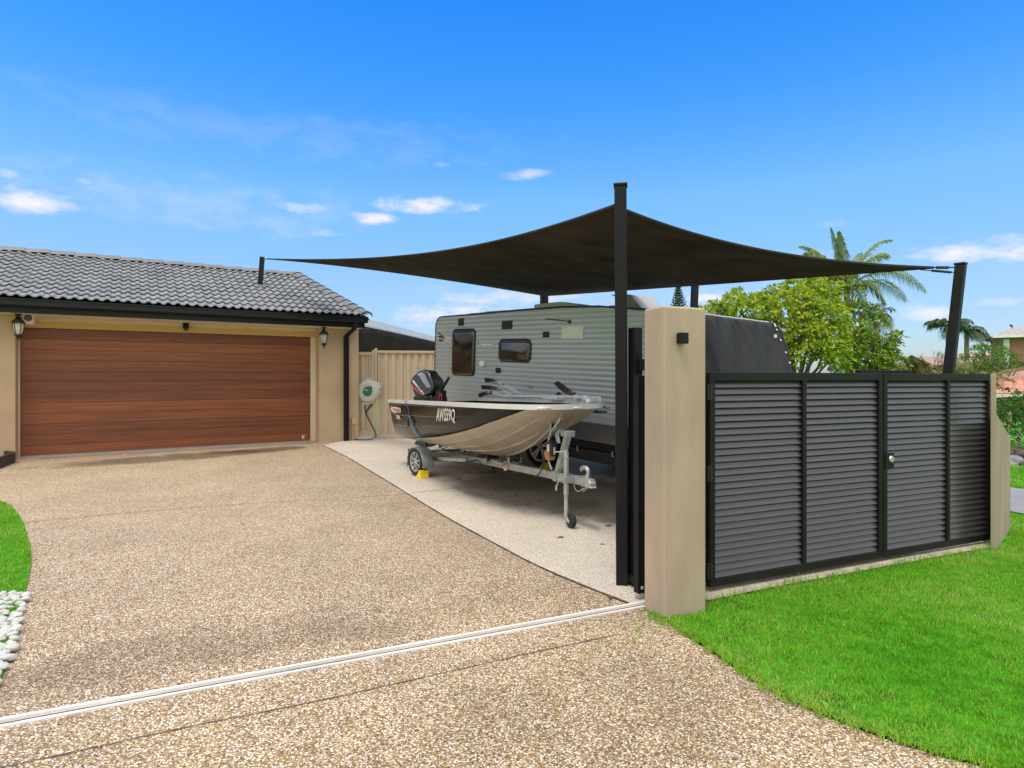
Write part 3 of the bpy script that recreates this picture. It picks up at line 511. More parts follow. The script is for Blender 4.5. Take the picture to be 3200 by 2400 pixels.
# ------------------------------------------------------------------ boat trailer and boat   local x forward (to the coupling), -y towards the drive
TO, TA = (-.765, 8.69, .004), math.atan2(-.9165,.40)
TYRE = mat('tyre_rubber', (.022,.021,.020), .85, var=.25, vscale=10, bump=.2, bscale=60); RIM = mat('alloy_silver', (.62,.61,.59), .35, .75, var=.08); MGD = mat('mudguard_steel', (.30,.36,.34), .5, .35, var=.12, vscale=8)
DRK = mat('black_plastic', (.018,.017,.017), .5, var=.2); AMB = mat('amber_reflector', (.85,.20,.02), .3, var=.06, coat=.3); RED = mat('red_lens', (.45,.02,.015), .3, var=.1, coat=.3); YEL = mat('yellow_plastic', (.78,.58,.02), .5, var=.1, vscale=8, bump=.1)
t = thing('boat_trailer', 'galvanised boat trailer with jockey wheel and winch post', 'boat trailer', TO, TA)
bz = lambda s: .245+.057*s
def wheel(parent, c, rad, wd, spokes, name='wheel', side=-1, rimr=.60, fat=.0):
    w_ = MB(); prof = [(rad*.66,-wd*.42),(rad*.80,-wd*.5),(rad*.93,-wd*.46),(rad*.99,-wd*.30),(rad,-wd*.1),(rad,wd*.1),(rad*.99,wd*.30),(rad*.93,wd*.46),(rad*.80,wd*.5),(rad*.66,wd*.42)]
    w_.lathe(prof, c, (0,1,0), 48, True)
    tyre = w_.build(name, TYRE, parent, smooth=50)
    r_ = MB(); f = side*wd*.42
    r_.lathe([(rad*.66,f*1.02),(rad*.69,f*1.05),(rad*.63,f*1.0),(rad*.60,f*.55),(rad*.60,-f)], c, (0,1,0), 40)
    r_.lathe([(0,f*.92),(rad*.10,f*.9),(rad*.14,f*.8),(rad*.16,f*.5),(rad*.16,f*.2)], c, (0,1,0), 24)
    for k in range(spokes):
        for da in ((-.16, .16) if spokes == 5 else (0,)):
            a = 2*math.pi*k/spokes+.3; p0 = Vector(c)+Vector((math.cos(a+da*.5)*rad*.12, f*.72, math.sin(a+da*.5)*rad*.12)); p1 = Vector(c)+Vector((math.cos(a+da)*rad*.62, f*.86, math.sin(a+da)*rad*.62))
            r_.bar(p0, p1, rad*(.075 if spokes == 5 else .11), wd*.10, (0,1,0))
    rim = r_.build('rim', RIM, tyre, smooth=40)
    k_ = MB(); k_.lathe([(0,f*.25),(rad*.61,f*.25)], c, (0,1,0), 32); k_.build('brake_disc', DRK, tyre)
    return tyre
for y, sd in ((-.60,-1),(.60,1)):
    wo = wheel(t, (0,y,.20), .20, .125, 8, side=sd)
    ya = R(14) if sd < 0 else 0; turn = lambda o: (setattr(o, 'rotation_euler', (0,0,ya)), setattr(o, 'location', (math.sin(ya)*y, y-math.cos(ya)*y, 0))); turn(wo)
    b = MB(); pr = [(-.235,.12),(-.235,.26),(-.19,.345),(-.10,.40),(.04,.405),(.13,.37),(.19,.29),(.245,.13)]
    wv = .10 
    vs = []
    for (x_, z_) in pr: vs += [(x_, y+sd*.052, z_-.016), (x_, y+sd*.042, z_), (x_, y-sd*.115, z_), (x_, y-sd*.125, z_-.016)]
    b.add(vs, [(4*i+j, 4*i+j+1, 4*i+5+j, 4*i+4+j) for i in range(7) for j in range(3)]); mg = b.build('mudguard', MGD, t, smooth=30); turn(mg); mg.modifiers.new('Solidify', 'SOLIDIFY').thickness = .006
    b = MB(); b.bar((.222,y-.055,.155), (.232,y+.02,.155), .004, .022); b.build('white_reflector', mat('white_reflector', (.85,.84,.8), .3, var=.05), mg)
    b = MB(); b.box((-.32,y+sd*.02-.05,.26), (-.245,y+sd*.02+.05,.35)); tl = b.build('tail_light', DRK, t, bevel=.006); b = MB(); b.box((-.334,y+sd*.02-.045,.265), (-.3205,y+sd*.02+.045,.345)); b.build('lens', RED, tl, bevel=.004)
b = MB(); b.bar((-1.15,0,bz(-1.15)), (3.50,0,bz(3.50)), .052, .075); b.build('drawbar', GALV, t, bevel=.005)
b = MB(); b.bar((-.02,-.56,.27), (-.02,.56,.27), .05, .06); b.bar((.42,-.03,.24), (-.02,-.42,.235), .05, .05); b.bar((.42,.03,.24), (-.02,.42,.235), .05, .05); b.bar((-.9,-.34,.215),(-.9,.34,.215), .045, .045); b.bar((0,-.60,.20),(0,.60,.20), .03, .03); b.build('cross_frame', GALV, t, bevel=.004)
b = MB()
for s_, yy in ((-.62,-.30),(-.62,.30)): b.bar((s_,yy,.20), (s_,yy*1.05,.40), .035, .035); b.bar((s_-.16,yy*1.1,.432), (s_+.16,yy*1.1,.425), .07, .04)
b.build('hull_skid', mat('navy_skid', (.012,.016,.06), .6, var=.2), t, bevel=.006)
def roller(s_, zc, w_, r_):
    b = MB(); b.lathe([(.012,-w_),(r_,-w_),(r_*1.05,-w_*.8),(r_*.72,-w_*.2),(r_*.72,w_*.2),(r_*1.05,w_*.8),(r_,w_),(.012,w_)], (s_,0,zc), (0,1,0), 22); rr = b.build('keel_roller', DRK, t, smooth=45)
    b = MB(); b.box((s_-.022,-w_-.016,zc-.05), (s_+.022,-w_-.008,zc+.012)); b.box((s_-.022,w_+.008,zc-.05), (s_+.022,w_+.016,zc+.012)); b.box((s_-.022,-w_-.016,zc-.056), (s_+.022,w_+.016,zc-.05)); b.bar((s_,0,zc-.055), (s_,0,bz(s_)+.03), .03, .03); b.tube([(s_,-w_-.03,zc),(s_,w_+.03,zc)], .009, 8); b.build('bracket', GALV, rr, bevel=.002)
roller(-.78, .33, .055, .042); roller(1.30, .378, .075, .036); roller(1.98, .462, .06, .036)
b = MB(); b.box((1.50,-.10,bz(1.5)+.04), (1.86,.10,bz(1.7)+.052)); b.bar((1.5,0,bz(1.5)+.03),(1.5,0,bz(1.5)+.045), .05,.05); b.build('step_plate', GALV, t, bevel=.004)
b = MB(); b.lathe([(0,-.006),(.055,-.006),(.06,0),(.06,.004),(0,.004)], (1.80,-.036,bz(1.8)), (0,1,0), 24); lb = b.build('side_lamp', mat('clear_lamp', (.62,.60,.55), .25, var=.06, coat=.4), t, smooth=40); b = MB(); b.box((1.775,-.052,bz(1.8)-.02), (1.83,-.0425,bz(1.8)+.02)); b.build('amber_reflector', AMB, lb, bevel=.004)
# winch post
wp = MB(); wp.bar((3.02,0,bz(3.02)), (3.24,0,.835), .055, .055, (0,1,0)); wp.box((3.19,-.05,.825), (3.29,.05,.88)); wp.box((2.985,-.036,bz(3.0)-.05), (3.055,.036,bz(3.0)+.05)); wpo = wp.build('winch_post', GALV, t, bevel=.004)
b = MB(); b.bar((3.22,0,.845), (2.98,0,.895), .045, .045); b.box((2.945,-.05,.86), (2.985,-.042,.94)); b.box((2.945,.042,.86), (2.985,.05,.94)); b.bar((2.985,0,.90), (3.05,0,.74), .04, .012); b.build('bow_arm', GALV, wpo, bevel=.003)
b = MB(); b.lathe([(.008,-.04),(.032,-.04),(.036,-.025),(.026,0),(.036,.025),(.032,.04),(.008,.04)], (2.955,0,.905), (0,1,0), 18); b.build('bow_roller', DRK, wpo, smooth=45)
b = MB(); b.prism([(2.97,.60),(3.07,.62),(3.09,.74),(3.03,.78),(2.96,.74)], 'y', -.095, -.033); wn = b.build('winch', DRK, wpo, bevel=.008)
b = MB(); b.lathe([(0,-.10),(.03,-.103),(.055,-.095),(.058,-.03),(0,-.03)], (2.985,-.0,.625), (0,1,0), 24); b.build('strap_spool', mat('rust_strap', (.42,.19,.09), .7, var=.25, vscale=30), wn, smooth=40)
b = MB(); b.box((3.0,-.098,.66), (3.04,-.0955,.73)); b.build('winch_sticker', mat('white_label', (.75,.74,.72), .5, var=.06), wn)
def chain(b, pts, link=.026, r=.0032):
    P = [Vector(p) for p in pts]; acc = []; 
    for i in range(len(P)-1):
        L = (P[i+1]-P[i]).length; k = max(1, int(L/(link*.8)))
        acc += [P[i].lerp(P[i+1], j/k) for j in range(k)]
    for i in range(len(acc)-1):
        c = (acc[i]+acc[i+1])/2; d = (acc[i+1]-acc[i]).normalized(); x = d.cross(Vector((0,1,0)) if i % 2 else Vector((1,.3,0))).normalized()
        b.tube([c+d*math.cos(a)*link*.55+x*math.sin(a)*link*.3 for a in [2*math.pi*k/10 for k in range(11)]], r, 5, False)
b = MB(); chain(b, [(3.07,-.03,.93),(3.02,-.07,.86),(2.99,-.09,.72),(2.99,-.075,.55),(3.02,-.05,.46)]); b.tube([(3.10,-.005,.99),(3.085,-.02,.955),(3.07,-.03,.925)], .008, 8); b.build('safety_chain', mat('bright_zinc', (.75,.74,.72), .3, .9, var=.05), t, smooth=60)
# jockey wheel
b = MB(); jx, jy = 3.36, -.085
b.tube([(jx,jy,.30),(jx,jy,.69)], .024, 16); b.tube([(jx,jy,.10),(jx,jy,.32)], .0185, 16); b.tube([(jx,jy,.17),(jx,jy,.195)], .0205, 16); b.tube([(jx,jy,.69),(jx,jy,.715)], .018, 12); b.tube([(jx,jy,.70),(jx-.07,jy-.05,.69),(jx-.10,jy-.07,.69)], .006, 8); b.tube([(jx-.10,jy-.07,.665),(jx-.10,jy-.07,.73)], .009, 10); b.tube([(jx+.028,jy-.01,.50),(jx+.03,jy-.01,.63)], .007, 8); b.tube([(jx+.03,jy-.012,.64),(jx+.045,jy-.012,.66)], .012, 8)
jw = b.build('jockey_wheel', GALV, t, smooth=45)
b = MB(); b.box((jx-.045,jy-.045,.415), (jx+.045,jy+.06,.475)); b.tube([(jx,jy-.045,.445),(jx,jy-.075,.44),(jx-.03,jy-.085,.37)], .006, 8); b.tube([(jx-.03,jy-.085,.385),(jx-.035,jy-.085,.34)], .011, 8); b.build('clamp', GALV, jw, bevel=.004)
b = MB(); b.prism([(jx-.03,.115),(jx+.02,.115),(jx+.035,.09),(jx+.065,.06),(jx+.05,.045),(jx,.06),(jx-.03,.08)], 'y', jy-.004, jy+.0); b.prism([(jx-.03,.115),(jx+.02,.115),(jx+.035,.09),(jx+.065,.06),(jx+.05,.045),(jx,.06),(jx-.03,.08)], 'y', jy+.052, jy+.056); b.box((jx-.03,jy-.004,.112), (jx+.02,jy+.056,.118)); b.build('fork', GALV, jw, bevel=.002)
b = MB(); b.lathe([(.012,-.024),(.045,-.022),(.058,-.024),(.066,-.012),(.068,0),(.066,.012),(.058,.024),(.045,.022),(.012,.024)], (jx+.05,jy+.026,.068), (0,1,0), 28, True); b.build('castor', TYRE, jw, smooth=50)
# coupling
b = MB(); cz = bz(3.50); b.prism([(3.42,cz-.038),(3.42,cz+.036),(3.55,cz+.036),(3.60,cz+.046),(3.67,cz+.04),(3.70,cz+.012),(3.70,cz-.02),(3.71,cz-.034)], 'y', -.034, .034); cp = b.build('coupling', GALV, t, bevel=.012, seg=3)
b = MB(); b.tube([(3.60,0,cz+.04),(3.615,0,cz+.10),(3.60,0,cz+.122),(3.57,0,cz+.128),(3.53,0,cz+.126),(3.50,0,cz+.115),(3.495,0,cz+.09)], [.018,.016,.02,.022,.02,.018,.015], 10); b.build('latch_handle', GALV, cp, smooth=60)
b = MB(); b.box((3.55,-.02,cz+.042), (3.60,.02,cz+.062)); b.build('brass_lock', mat('brass', (.62,.40,.10), .35, .8, var=.1), cp, bevel=.004)
b = MB()
for x_ in (3.46,3.52,3.575): b.lathe([(.009,0),(.008,-.006),(0,-.007)], (x_,-.034,cz), (0,1,0), 8)
b.build('coupling_bolt', mat('zinc_bolt', (.55,.48,.30), .4, .8, var=.1), cp)
b = MB(); b.tube([interp([(3.42,-.03,cz-.04),(3.46,-.05,cz-.07),(3.52,-.05,cz-.09),(3.58,-.04,cz-.06),(3.63,-.02,cz-.035)], i/14) for i in range(15)], .003, 5); b.tube([interp([(3.42,.03,cz-.04),(3.47,.03,cz-.08),(3.52,.0,cz-.095),(3.60,.02,cz-.035)], i/14) for i in range(15)], .003, 5); b.build('breakaway_wire', mat('bright_zinc', (.75,.74,.72), .3, .9), cp)
b = MB(); b.tube([interp([(3.12,-.03,.90),(3.06,-.07,.82),(2.97,-.08,.66),(2.84,-.08,.46),(2.62,-.07,.32),(2.38,-.07,.255),(2.15,-.07,.235),(1.95,-.06,.26),(1.84,-.05,.30)], i/50) for i in range(51)], .006, 6)
b.tube([interp([(1.76,-.05,bz(1.7)),(1.72,-.04,.36),(1.68,-.03,.42)], i/8) for i in range(9)], .005, 6)
b.tube([interp([(-.25,-.40,.33),(-.05,-.30,.28),(.15,-.20,.22),(.35,-.14,.205),(.6,-.08,.24),(.8,-.04,.29),(1.0,-.03,.27)], i/30) for i in range(31)], .006, 6); b.build('wiring_lead', WIRE, t, smooth=60)
# wheel chocks and brick
def chock(loc, rot, label):
    t_ = thing('wheel_chock', label, 'wheel chock', loc, rot, 'yellow plastic wheel chocks'); b = MB()
    P = [(0,0),(.0,.012),(.05,.035),(.09,.072),(.115,.105),(.165,.105),(.175,0)]; b.prism(P, 'y', -.065, .065); bd = b.build('wedge', YEL, t_, bevel=.006)
    b = MB(); b.add([(p[0],y_,p[1]+.003) for p in ((.012,.016),(.05,.035),(.09,.072),(.112,.103)) for y_ in (-.05,.05)], [(2*i,2*i+1,2*i+3,2*i+2) for i in range(3)]); b.build('grip_face', mat('worn_yellow', (.50,.36,.02), .7, var=.25, vscale=20), bd); return t_
c_, s_ = math.cos(TA), math.sin(TA)
def tw(x, y, z=0): return (TO[0]+x*c_-y*s_, TO[1]+x*s_+y*c_, TO[2]+z)
chock(tw(.075,-.60), TA+R(8), 'yellow wheel chock under the near trailer wheel')
t2 = tag(MB().box((-.115,-.055,0), (.115,.055,.075)).build('red_brick', mat('red_brick', (.26,.085,.05), .85, var=.25, vscale=14, bump=.3, bscale=40), bevel=.006), 'red clay brick on the concrete chocking the far trailer wheel', 'brick'); t2.location = tw(.20,.60); t2.rotation_euler = (0,0,TA+R(62))
# ---- hull
BG = [(-1.18,.765,.990),(-.3,.80,1.015),(.6,.81,1.040),(1.4,.805,1.060),(2.0,.775,1.075),(2.5,.70,1.083),(2.85,.60,1.087),(3.09,.46,1.088),(3.22,.31,1.088),(3.27,.15,1.088),(3.28,0,1.088)]
BC = [(-1.13,.675,.44),(-.5,.70,.445),(.1,.72,.475),(.75,.715,.53),(1.35,.665,.60),(1.85,.57,.685),(2.25,.445,.765),(2.58,.31,.81),(2.83,.19,.89),(3.02,.08,.97),(3.13,.0,1.04)]
BK = [(-1.10,0,.385),(-.5,0,.38),(.1,0,.381),(.7,0,.39),(1.25,0,.413),(1.72,0,.462),(2.13,0,.557),(2.47,0,.675),(2.75,0,.81),(2.97,0,.93),(3.15,0,1.06)]
BWT = [5,3.4,2.0,1.4,1.15,1.05,1.0,.95,.9,.8,.7]
def hull(l_, v, off=0, sd=-1):
    G, C, K = Vector(interp(BG, l_)), Vector(interp(BC, l_)), Vector(interp(BK, l_)); w_ = interp([(x,) for x in BWT], l_)[0]
    G.y = max(G.y, 0); C.y = max(C.y, 0)
    def f(v_):
        h_ = min(v_, 1-v_)*2*w_/(w_+.5); q = h_/(h_+2*w_*(1-h_))
        if v_ > .5: q = 1-q
        return (G*(1-q)**2+C*2*q*(1-q)*w_+K*q*q)/((1-q)**2+2*q*(1-q)*w_+q*q)
    p = f(v)
    if off:
        e = 1e-3; du = f(min(1, v+e))-f(max(0, v-e)); l2_ = min(1, l_+2e-3); l1_ = max(0, l_-2e-3)
        q2, q1 = hull(l2_, v, 0, 1), hull(l1_, v, 0, 1); nn = du.cross(q2-q1); 
        if nn.length > 1e-9:
            nn.normalize(); 
            if nn.y < 0 and abs(nn.y) > .05 or (abs(nn.y) <= .05 and nn.z > 0): nn = -nn
            p = p+nn*off
    return Vector((p.x, p.y*sd, p.z))
VBT = ([0,.12,.22,.32,.43,.53,.62,.70,.75],[.53,.52,.505,.48,.43,.37,.27,.12,0])
def vb(l_): return float(np.interp(l_, *VBT))
BALU = mat('raw_aluminium', (.52,.455,.37), .55, .55, var=.10, vscale=3, bump=.06, bscale=30)
BBLK = mat('gloss_black_paint', (.009,.006,.005), .2, var=.3, vscale=6, spec=.09)
GUN = mat('pale_gunwale', (.72,.71,.69), .4, .25, var=.08, vscale=8)
bt = thing('aluminium_boat', 'open aluminium dinghy with black sides and bare metal bow on its trailer', 'boat', TO, TA)
b = MB(); NL, NV = 72, 16
for sd in (-1, 1): b.grid(lambda u, v: hull(u, lerp(vb(u), 1, v), 0, sd), NL, NV)
hb = b.build('hull', BALU, bt, smooth=60, weld=True); sl_ = hb.modifiers.new('Solidify', 'SOLIDIFY'); sl_.thickness = .004; sl_.offset = -1
b = MB()
for sd in (-1, 1): b.grid(lambda u, v: hull(u*.75, vb(u*.75)*v, 0, sd), 60, 12)
hp = b.build('painted_side', BBLK, bt, smooth=60, weld=True); sl_ = hp.modifiers.new('Solidify', 'SOLIDIFY'); sl_.thickness = .004; sl_.offset = -1
b = MB(); edge_ = [hull(0, i/20, 0, -1) for i in range(21)]+[hull(0, i/20, 0, 1) for i in range(20, -1, -1)]; b.add(edge_, [tuple(range(len(edge_)))]); b.build('transom', BBLK, bt)
b = MB()
for sd in (-1, 1):
    for pts_ in ([(.16,.59),(.24,.585),(.32,.57),(.48,.52),(.62,.42),(.77,.17)], [(.22,.70),(.29,.675),(.36,.655),(.51,.645),(.62,.585),(.70,.50),(.86,.31)], [(.30,.79),(.37,.775),(.43,.77),(.55,.795),(.67,.785),(.80,.78)]):
        L_ = [interp(pts_, i/60) for i in range(61)]; b.tube([hull(p[0], p[1], .003, sd) for p in L_], [.014*min(1, i/8+.15, (61-i)/9) for i in range(61)], 6)
b.build('pressed_strake', BALU, bt, smooth=60)
b = MB()
for sd in (-1, 1):
    for v0, lm in ((.025,.50),(.18,.50),(.33,.42)):
        b.tube([hull(lm*i/50, v0, .0005, sd) for i in range(51)], [.006*(1 if i < 40 else (51-i)/11) for i in range(51)], 6)
b.build('side_strake', mat('strake_paint', (.10,.075,.06), .22, var=.2, coat=.5), bt, smooth=60)
b = MB(); b.tube([hull(.52+.48*i/40, 1, 0, -1)+Vector((.004,0,-.004)) for i in range(41)], [.014]*41, 8); b.build('keel_bar', BALU, bt, smooth=60)
def rail(b, sd, l0, l1, n_, in_=.035, out=.018, h=.043):
    pts = []
    for i in range(n_+1):
        q = interp(BG, lerp(l0, l1, i/n_)); a = interp(BG, max(0, lerp(l0, l1, i/n_)-.01)); c = interp(BG, min(1, lerp(l0, l1, i/n_)+.01)); d = Vector((c[0]-a[0], c[1]-a[1], 0)); d.normalize(); nn = Vector((-d.y, d.x, 0)); 
        if nn.y < 0 and d.x > .1: nn = -nn
        if d.x <= .1: nn = Vector((abs(nn.x), abs(nn.y), 0))
        P_ = Vector(q)
        for o_, z_ in ((out,-.004),(out,h),(-in_,h),(-in_,-.004)): p = P_+nn*o_+Vector((0,0,z_)); pts.append((p.x, sd*max(p.y, 0), p.z))
    b.add(pts, [(4*i+j, 4*i+(j+1) % 4, 4*i+4+(j+1) % 4, 4*i+4+j) for i in range(n_) for j in range(4)]+[(0,1,2,3)])
b = MB(); rail(b, -1, 0, 1, 60); rail(b, 1, 0, 1, 60); b.build('gunwale', GUN, bt, smooth=32, weld=True)
b = MB(); P_ = [interp(BG, .76+.24*i/16) for i in range(17)]; b.add([(p[0]-.02, p[1]-.03 if p[1] > .03 else 0, p[2]+.02) for p in P_]+[(p[0]-.02, -(p[1]-.03 if p[1] > .03 else 0), p[2]+.02) for p in P_[::-1]], [tuple(range(34))]); b.build('foredeck', GUN, bt)
b = MB(); b.add([(s_, sd*h_, .70) for s_, h_ in ((-1.08,.64),(.9,.58),(1.75,.34)) for sd in (-1,1)], [(0,1,3,2),(2,3,5,4)])
b.build('floor', mat('grey_carpet', (.12,.12,.12), .95, var=.2, vscale=40), bt)
for sx in (-.45, 1.0):
    b = MB(); b.box((sx,-.72,.88), (sx+.30,.72,.92)); b.build('thwart', GUN, bt, bevel=.01)
b = MB()
for sd in (1,):
    b.tube([(lambda q: (q[0], sd*(q[1]-.06), q[2]+.075))(interp(BG, .12+.70*i/40)) for i in range(41)], .022, 8)
b.build('side_rail', GUN, bt, smooth=60)
for l_ in (.44, .50, .62, .69):
    q = interp(BG, l_); b = MB(); b.box((q[0]-.04, q[1]-.10, q[2]+.043), (q[0]+.04, q[1]-.02, q[2]+.105)); b.build('rod_bracket', GUN, bt, bevel=.012)
q = interp(BG, .33); b = MB(); b.box((q[0]-.2, q[1]-.16, q[2]+.044), (q[0]+.2, q[1]-.03, q[2]+.075)); b.build('side_tray', GUN, bt, bevel=.006)
def hand(l0, l1, sd):
    b = MB(); P_ = []
    for i in range(13):
        q = interp(BG, lerp(l0, l1, i/12)); P_.append((q[0]+.035*min(1, 4*min(i, 12-i)/12), sd*(q[1]+.035*min(1, 4*min(i, 12-i)/12)), q[2]+.012))
    b.tube(P_, .011, 8); b.build('grab_handle', GUN, bt, smooth=60)
hand(.80,.88,-1); hand(.93,.985,1)
b = MB(); b.lathe([(.018,-.005),(.024,0),(.018,.005)], (3.12,0,.985), (0,1,0), 14, True); b.build('bow_eye', GALV, bt, smooth=60)
def decal(name, parts, m, l0, l1, v0, v1, txt, off=.0035, slant=0, bold=.02, sub=None, parent=None):
    V_, F_ = text_mesh(txt, 1, bold); bm = bmesh.new(); vs = [bm.verts.new((x, y, 0)) for x, y in V_]
    for f in F_:
        try: bm.faces.new([vs[i] for i in f])
        except ValueError: pass
    for k in range(1, 8): bmesh.ops.bisect_plane(bm, geom=bm.verts[:]+bm.edges[:]+bm.faces[:], plane_co=(0,k/8,0), plane_no=(0,1,0))
    b = MB(); bm.verts.index_update(); b.add([hull(lerp(l0, l1, v.co.x)+slant*v.co.y, lerp(v1, v0, v.co.y), off, -1) for v in bm.verts], [tuple(v.index for v in f.verts) for f in bm.faces]); bm.free()
    return b.build(name, m, parent or bt)
WDEC = mat('white_vinyl', (.82,.82,.80), .4, var=.03); RDEC = mat('red_vinyl', (.70,.03,.02), .4, var=.05); GDEC = mat('grey_vinyl', (.25,.25,.25), .4, var=.1)
decal('registration_lettering', 0, WDEC, .338, .434, .04, .285, 'AWS59Q', .010, -.002, .025)
def hpatch(name, poly, m, off):
    b = MB(); bm = bmesh.new(); bm.faces.new([bm.verts.new((x, y, 0)) for x, y in poly])
    for k in range(1, 40): bmesh.ops.bisect_plane(bm, geom=bm.verts[:]+bm.edges[:]+bm.faces[:], plane_co=(0,k/80,0), plane_no=(0,1,0))
    bm.verts.index_update(); b.add([hull(v.co.x, v.co.y, off, -1) for v in bm.verts], [tuple(v.index for v in f.verts) for f in bm.faces]); bm.free(); return b.build(name, m, bt)
hpatch('maker_badge', [(0.02, 0.0979), (0.0321, 0.074), (0.0373, 0.05), (0.0477, 0.074), (0.0615, 0.0596), (0.1065, 0.074), (0.11, 0.0816), (0.11, 0.1363), (0.1031, 0.141), (0.0615, 0.1554), (0.0512, 0.165), (0.0408, 0.1458), (0.0269, 0.141)], WDEC, .009)
decal('maker_lettering', 0, RDEC, .044, .106, .086, .120, 'STACER', .0125, 0, .04)
hpatch('badge_shadow_bar', [(0.0546, 0.1295), (0.1065, 0.1257), (0.1065, 0.1343), (0.065, 0.1468)], GDEC, .011)
decal('model_lettering', 0, WDEC, .068, .103, .185, .245, 'S/R', .009, -.004, .05)
# ---- outboard motor (tilted slightly), own thing
om = thing('outboard_motor', 'black outboard motor with grey panel and white and red lettering on the boat stern', 'outboard motor', tw(-1.20,0,1.01), TA+R(38))
MBK = mat('motor_black', (.010,.010,.011), .22, var=.2, coat=.5); MGR = mat('motor_grey', (.27,.28,.31), .35, .3, var=.06)
CW = [(-.30,.06),(-.40,.30),(-.36,.385),(-.26,.475),(-.16,.50),(-.06,.475),(.06,.32),(.09,.22),(.05,.10),(-.05,.06)]
b = MB(); k = len(CW)
def cowl_y(x_, z_): return .165-.055*max(0, (z_-.30)/.2)
vs = [(x_, sd*cowl_y(x_, z_), z_) for sd in (-1, 1) for x_, z_ in CW]; b.add(vs, [tuple(range(k)), tuple(range(k, 2*k))]+[(i, (i+1) % k, k+(i+1) % k, k+i) for i in range(k)]); b.build('cowl', MBK, om, bevel=.035, seg=4, smooth=50)
b = MB(); b.prism([(-.30,-.35),(-.345,.07),(.03,.09),(.07,-.05),(-.05,-.35)], 'y', -.145, .145); b.build('midsection', MBK, om, bevel=.02)
b = MB(); b.prism([(-.27,-.75),(-.27,-.34),(-.08,-.34),(-.13,-.75)], 'y', -.05, .05); b.lathe([(0,-.2),(.035,-.17),(.055,-.05),(.05,.12),(.02,.22),(0,.24)], (-.22,0,-.72), (1,0,0), 16); b.build('lower_leg', MBK, om, bevel=.015)
b = MB(); b.box((-.02,-.12,-.14), (.10,.12,.06)); b.box((.10,-.11,-.20),(.16,-.06,.05)); b.box((.10,.06,-.20),(.16,.11,.05)); b.build('clamp_bracket', DRK, om, bevel=.01)
sidey = -.168
def sidep(poly, y_): return [(x_, y_, z_) for x_, z_ in poly]
b = MB(); gp = [(-.275,.415),(-.20,.452),(-.13,.435),(-.055,.345),(.035,.215),(-.045,.20),(-.12,.285),(-.22,.395)]
b.add([(x_, -cowl_y(x_, z_)-.004, z_) for x_, z_ in gp], [tuple(range(8))]); b.build('grey_panel', MGR, om)
V_, F_ = text_mesh('MERCURY', 1, .03)
def mer(u, v, off): ax, az_ = -.34+.225*u+.026*v, .30-.225*u+.027*v; return (ax, -cowl_y(ax, az_)-off, az_)
b = MB(); b.add([mer(x_, y_, .0045) for x_, y_ in V_], F_); b.build('lettering', WDEC, om)
b = MB(); b.add([mer(x_, y_, .0045) for x_, y_ in ((-.02,-.5),(.05,-.75),(.25,-1.25),(.55,-1.0),(.88,-.55),(.95,-.25),(.6,-.55),(.25,-.7))], [tuple(range(8))]); b.build('red_flash', RDEC, om)
b = MB(); b.add([mer(x_, y_, .003) for x_, y_ in ((.02,-1.0),(.22,-1.6),(.55,-1.35),(.85,-.8),(.55,-1.15),(.25,-1.35))], [tuple(range(6))]); b.build('grey_flash', MGR, om)
b = MB(); b.tube([(.08,-.06,.12),(.20,-.09,.20),(.30,-.11,.31),(.345,-.12,.37)], [.03,.026,.024,.02], 10); th_ = b.build('tiller', DRK, om, smooth=50); b = MB(); b.tube([(.345,-.12,.37),(.353,-.121,.378)], .012, 10); b.build('stop_button', RDEC, th_)
b = MB(); b.box((.05,-.10,-.02), (.18,.06,.16)); b.tube([(.12,-.10,.10),(.22,-.12,.08)], .03, 10); b.build('tiller_bracket', DRK, om, bevel=.015)
b = MB(); b.tube([(.20+.028*math.cos(a)+.02*math.sin(a), -.15, .02+.075*math.sin(a)) for a in [2*math.pi*i/24 for i in range(25)]], .007, 6, False); b.build('kill_cord', mat('red_cord', (.75,.03,.02), .5, var=.1), om, smooth=60)
# ---- tie down strap
ts = thing('tie_down_strap', 'blue ratchet tie down strap over the near side of the boat', 'strap', TO, TA)
BLU = mat('blue_webbing', (.02,.10,.55), .7, var=.2, vscale=40); CYA = mat('light_blue_sleeve', (.10,.42,.78), .6, var=.1)
def stp(v, off): return hull(.16+.09*v, v, off, -1)
def ribbon(name, pts, wd, m, th=.003):
    b = MB(); k = len(pts); vs = []
    for i, p in enumerate(pts): vs += [Vector(p)+Vector((-wd/2,0,0)), Vector(p)+Vector((wd/2,0,0)), Vector(p)+Vector((wd/2,-th,0)), Vector(p)+Vector((-wd/2,-th,0))]
    b.add(vs, [(4*i+j, 4*i+(j+1) % 4, 4*i+4+(j+1) % 4, 4*i+4+j) for i in range(k-1) for j in range(4)]+[(0,1,2,3),(4*k-1,4*k-2,4*k-3,4*k-4)]); return b.build(name, m, ts)
top = stp(0, .03); pts_ = [Vector((top.x, top.y+.14, top.z+.046)), Vector((top.x, top.y-.002, top.z+.048)), Vector((top.x,top.y-.006,top.z-.01))]+[stp(v, .012) for v in (.04,.08,.12,.16,.20,.25)]
ribbon('webbing', pts_, .022, BLU)
ribbon('sleeve', [stp(v, .02) for v in (.18,.22,.26,.30,.34,.38,.42,.46,.5)], .045, CYA)
b = MB(); c0 = stp(.25, .03); b.box((c0.x-.045,c0.y-.02,c0.z-.07), (c0.x-.012,c0.y+.005,c0.z+.06)); b.build('ratchet', DRK, ts, bevel=.006)
e0 = stp(.5, .018); ribbon('tail', [e0, (lerp(e0.x,-.02,.5), lerp(e0.y,-.44,.5)-.02, lerp(e0.z,.30,.5)), (-.02,-.44,.31)], .02, DRK)
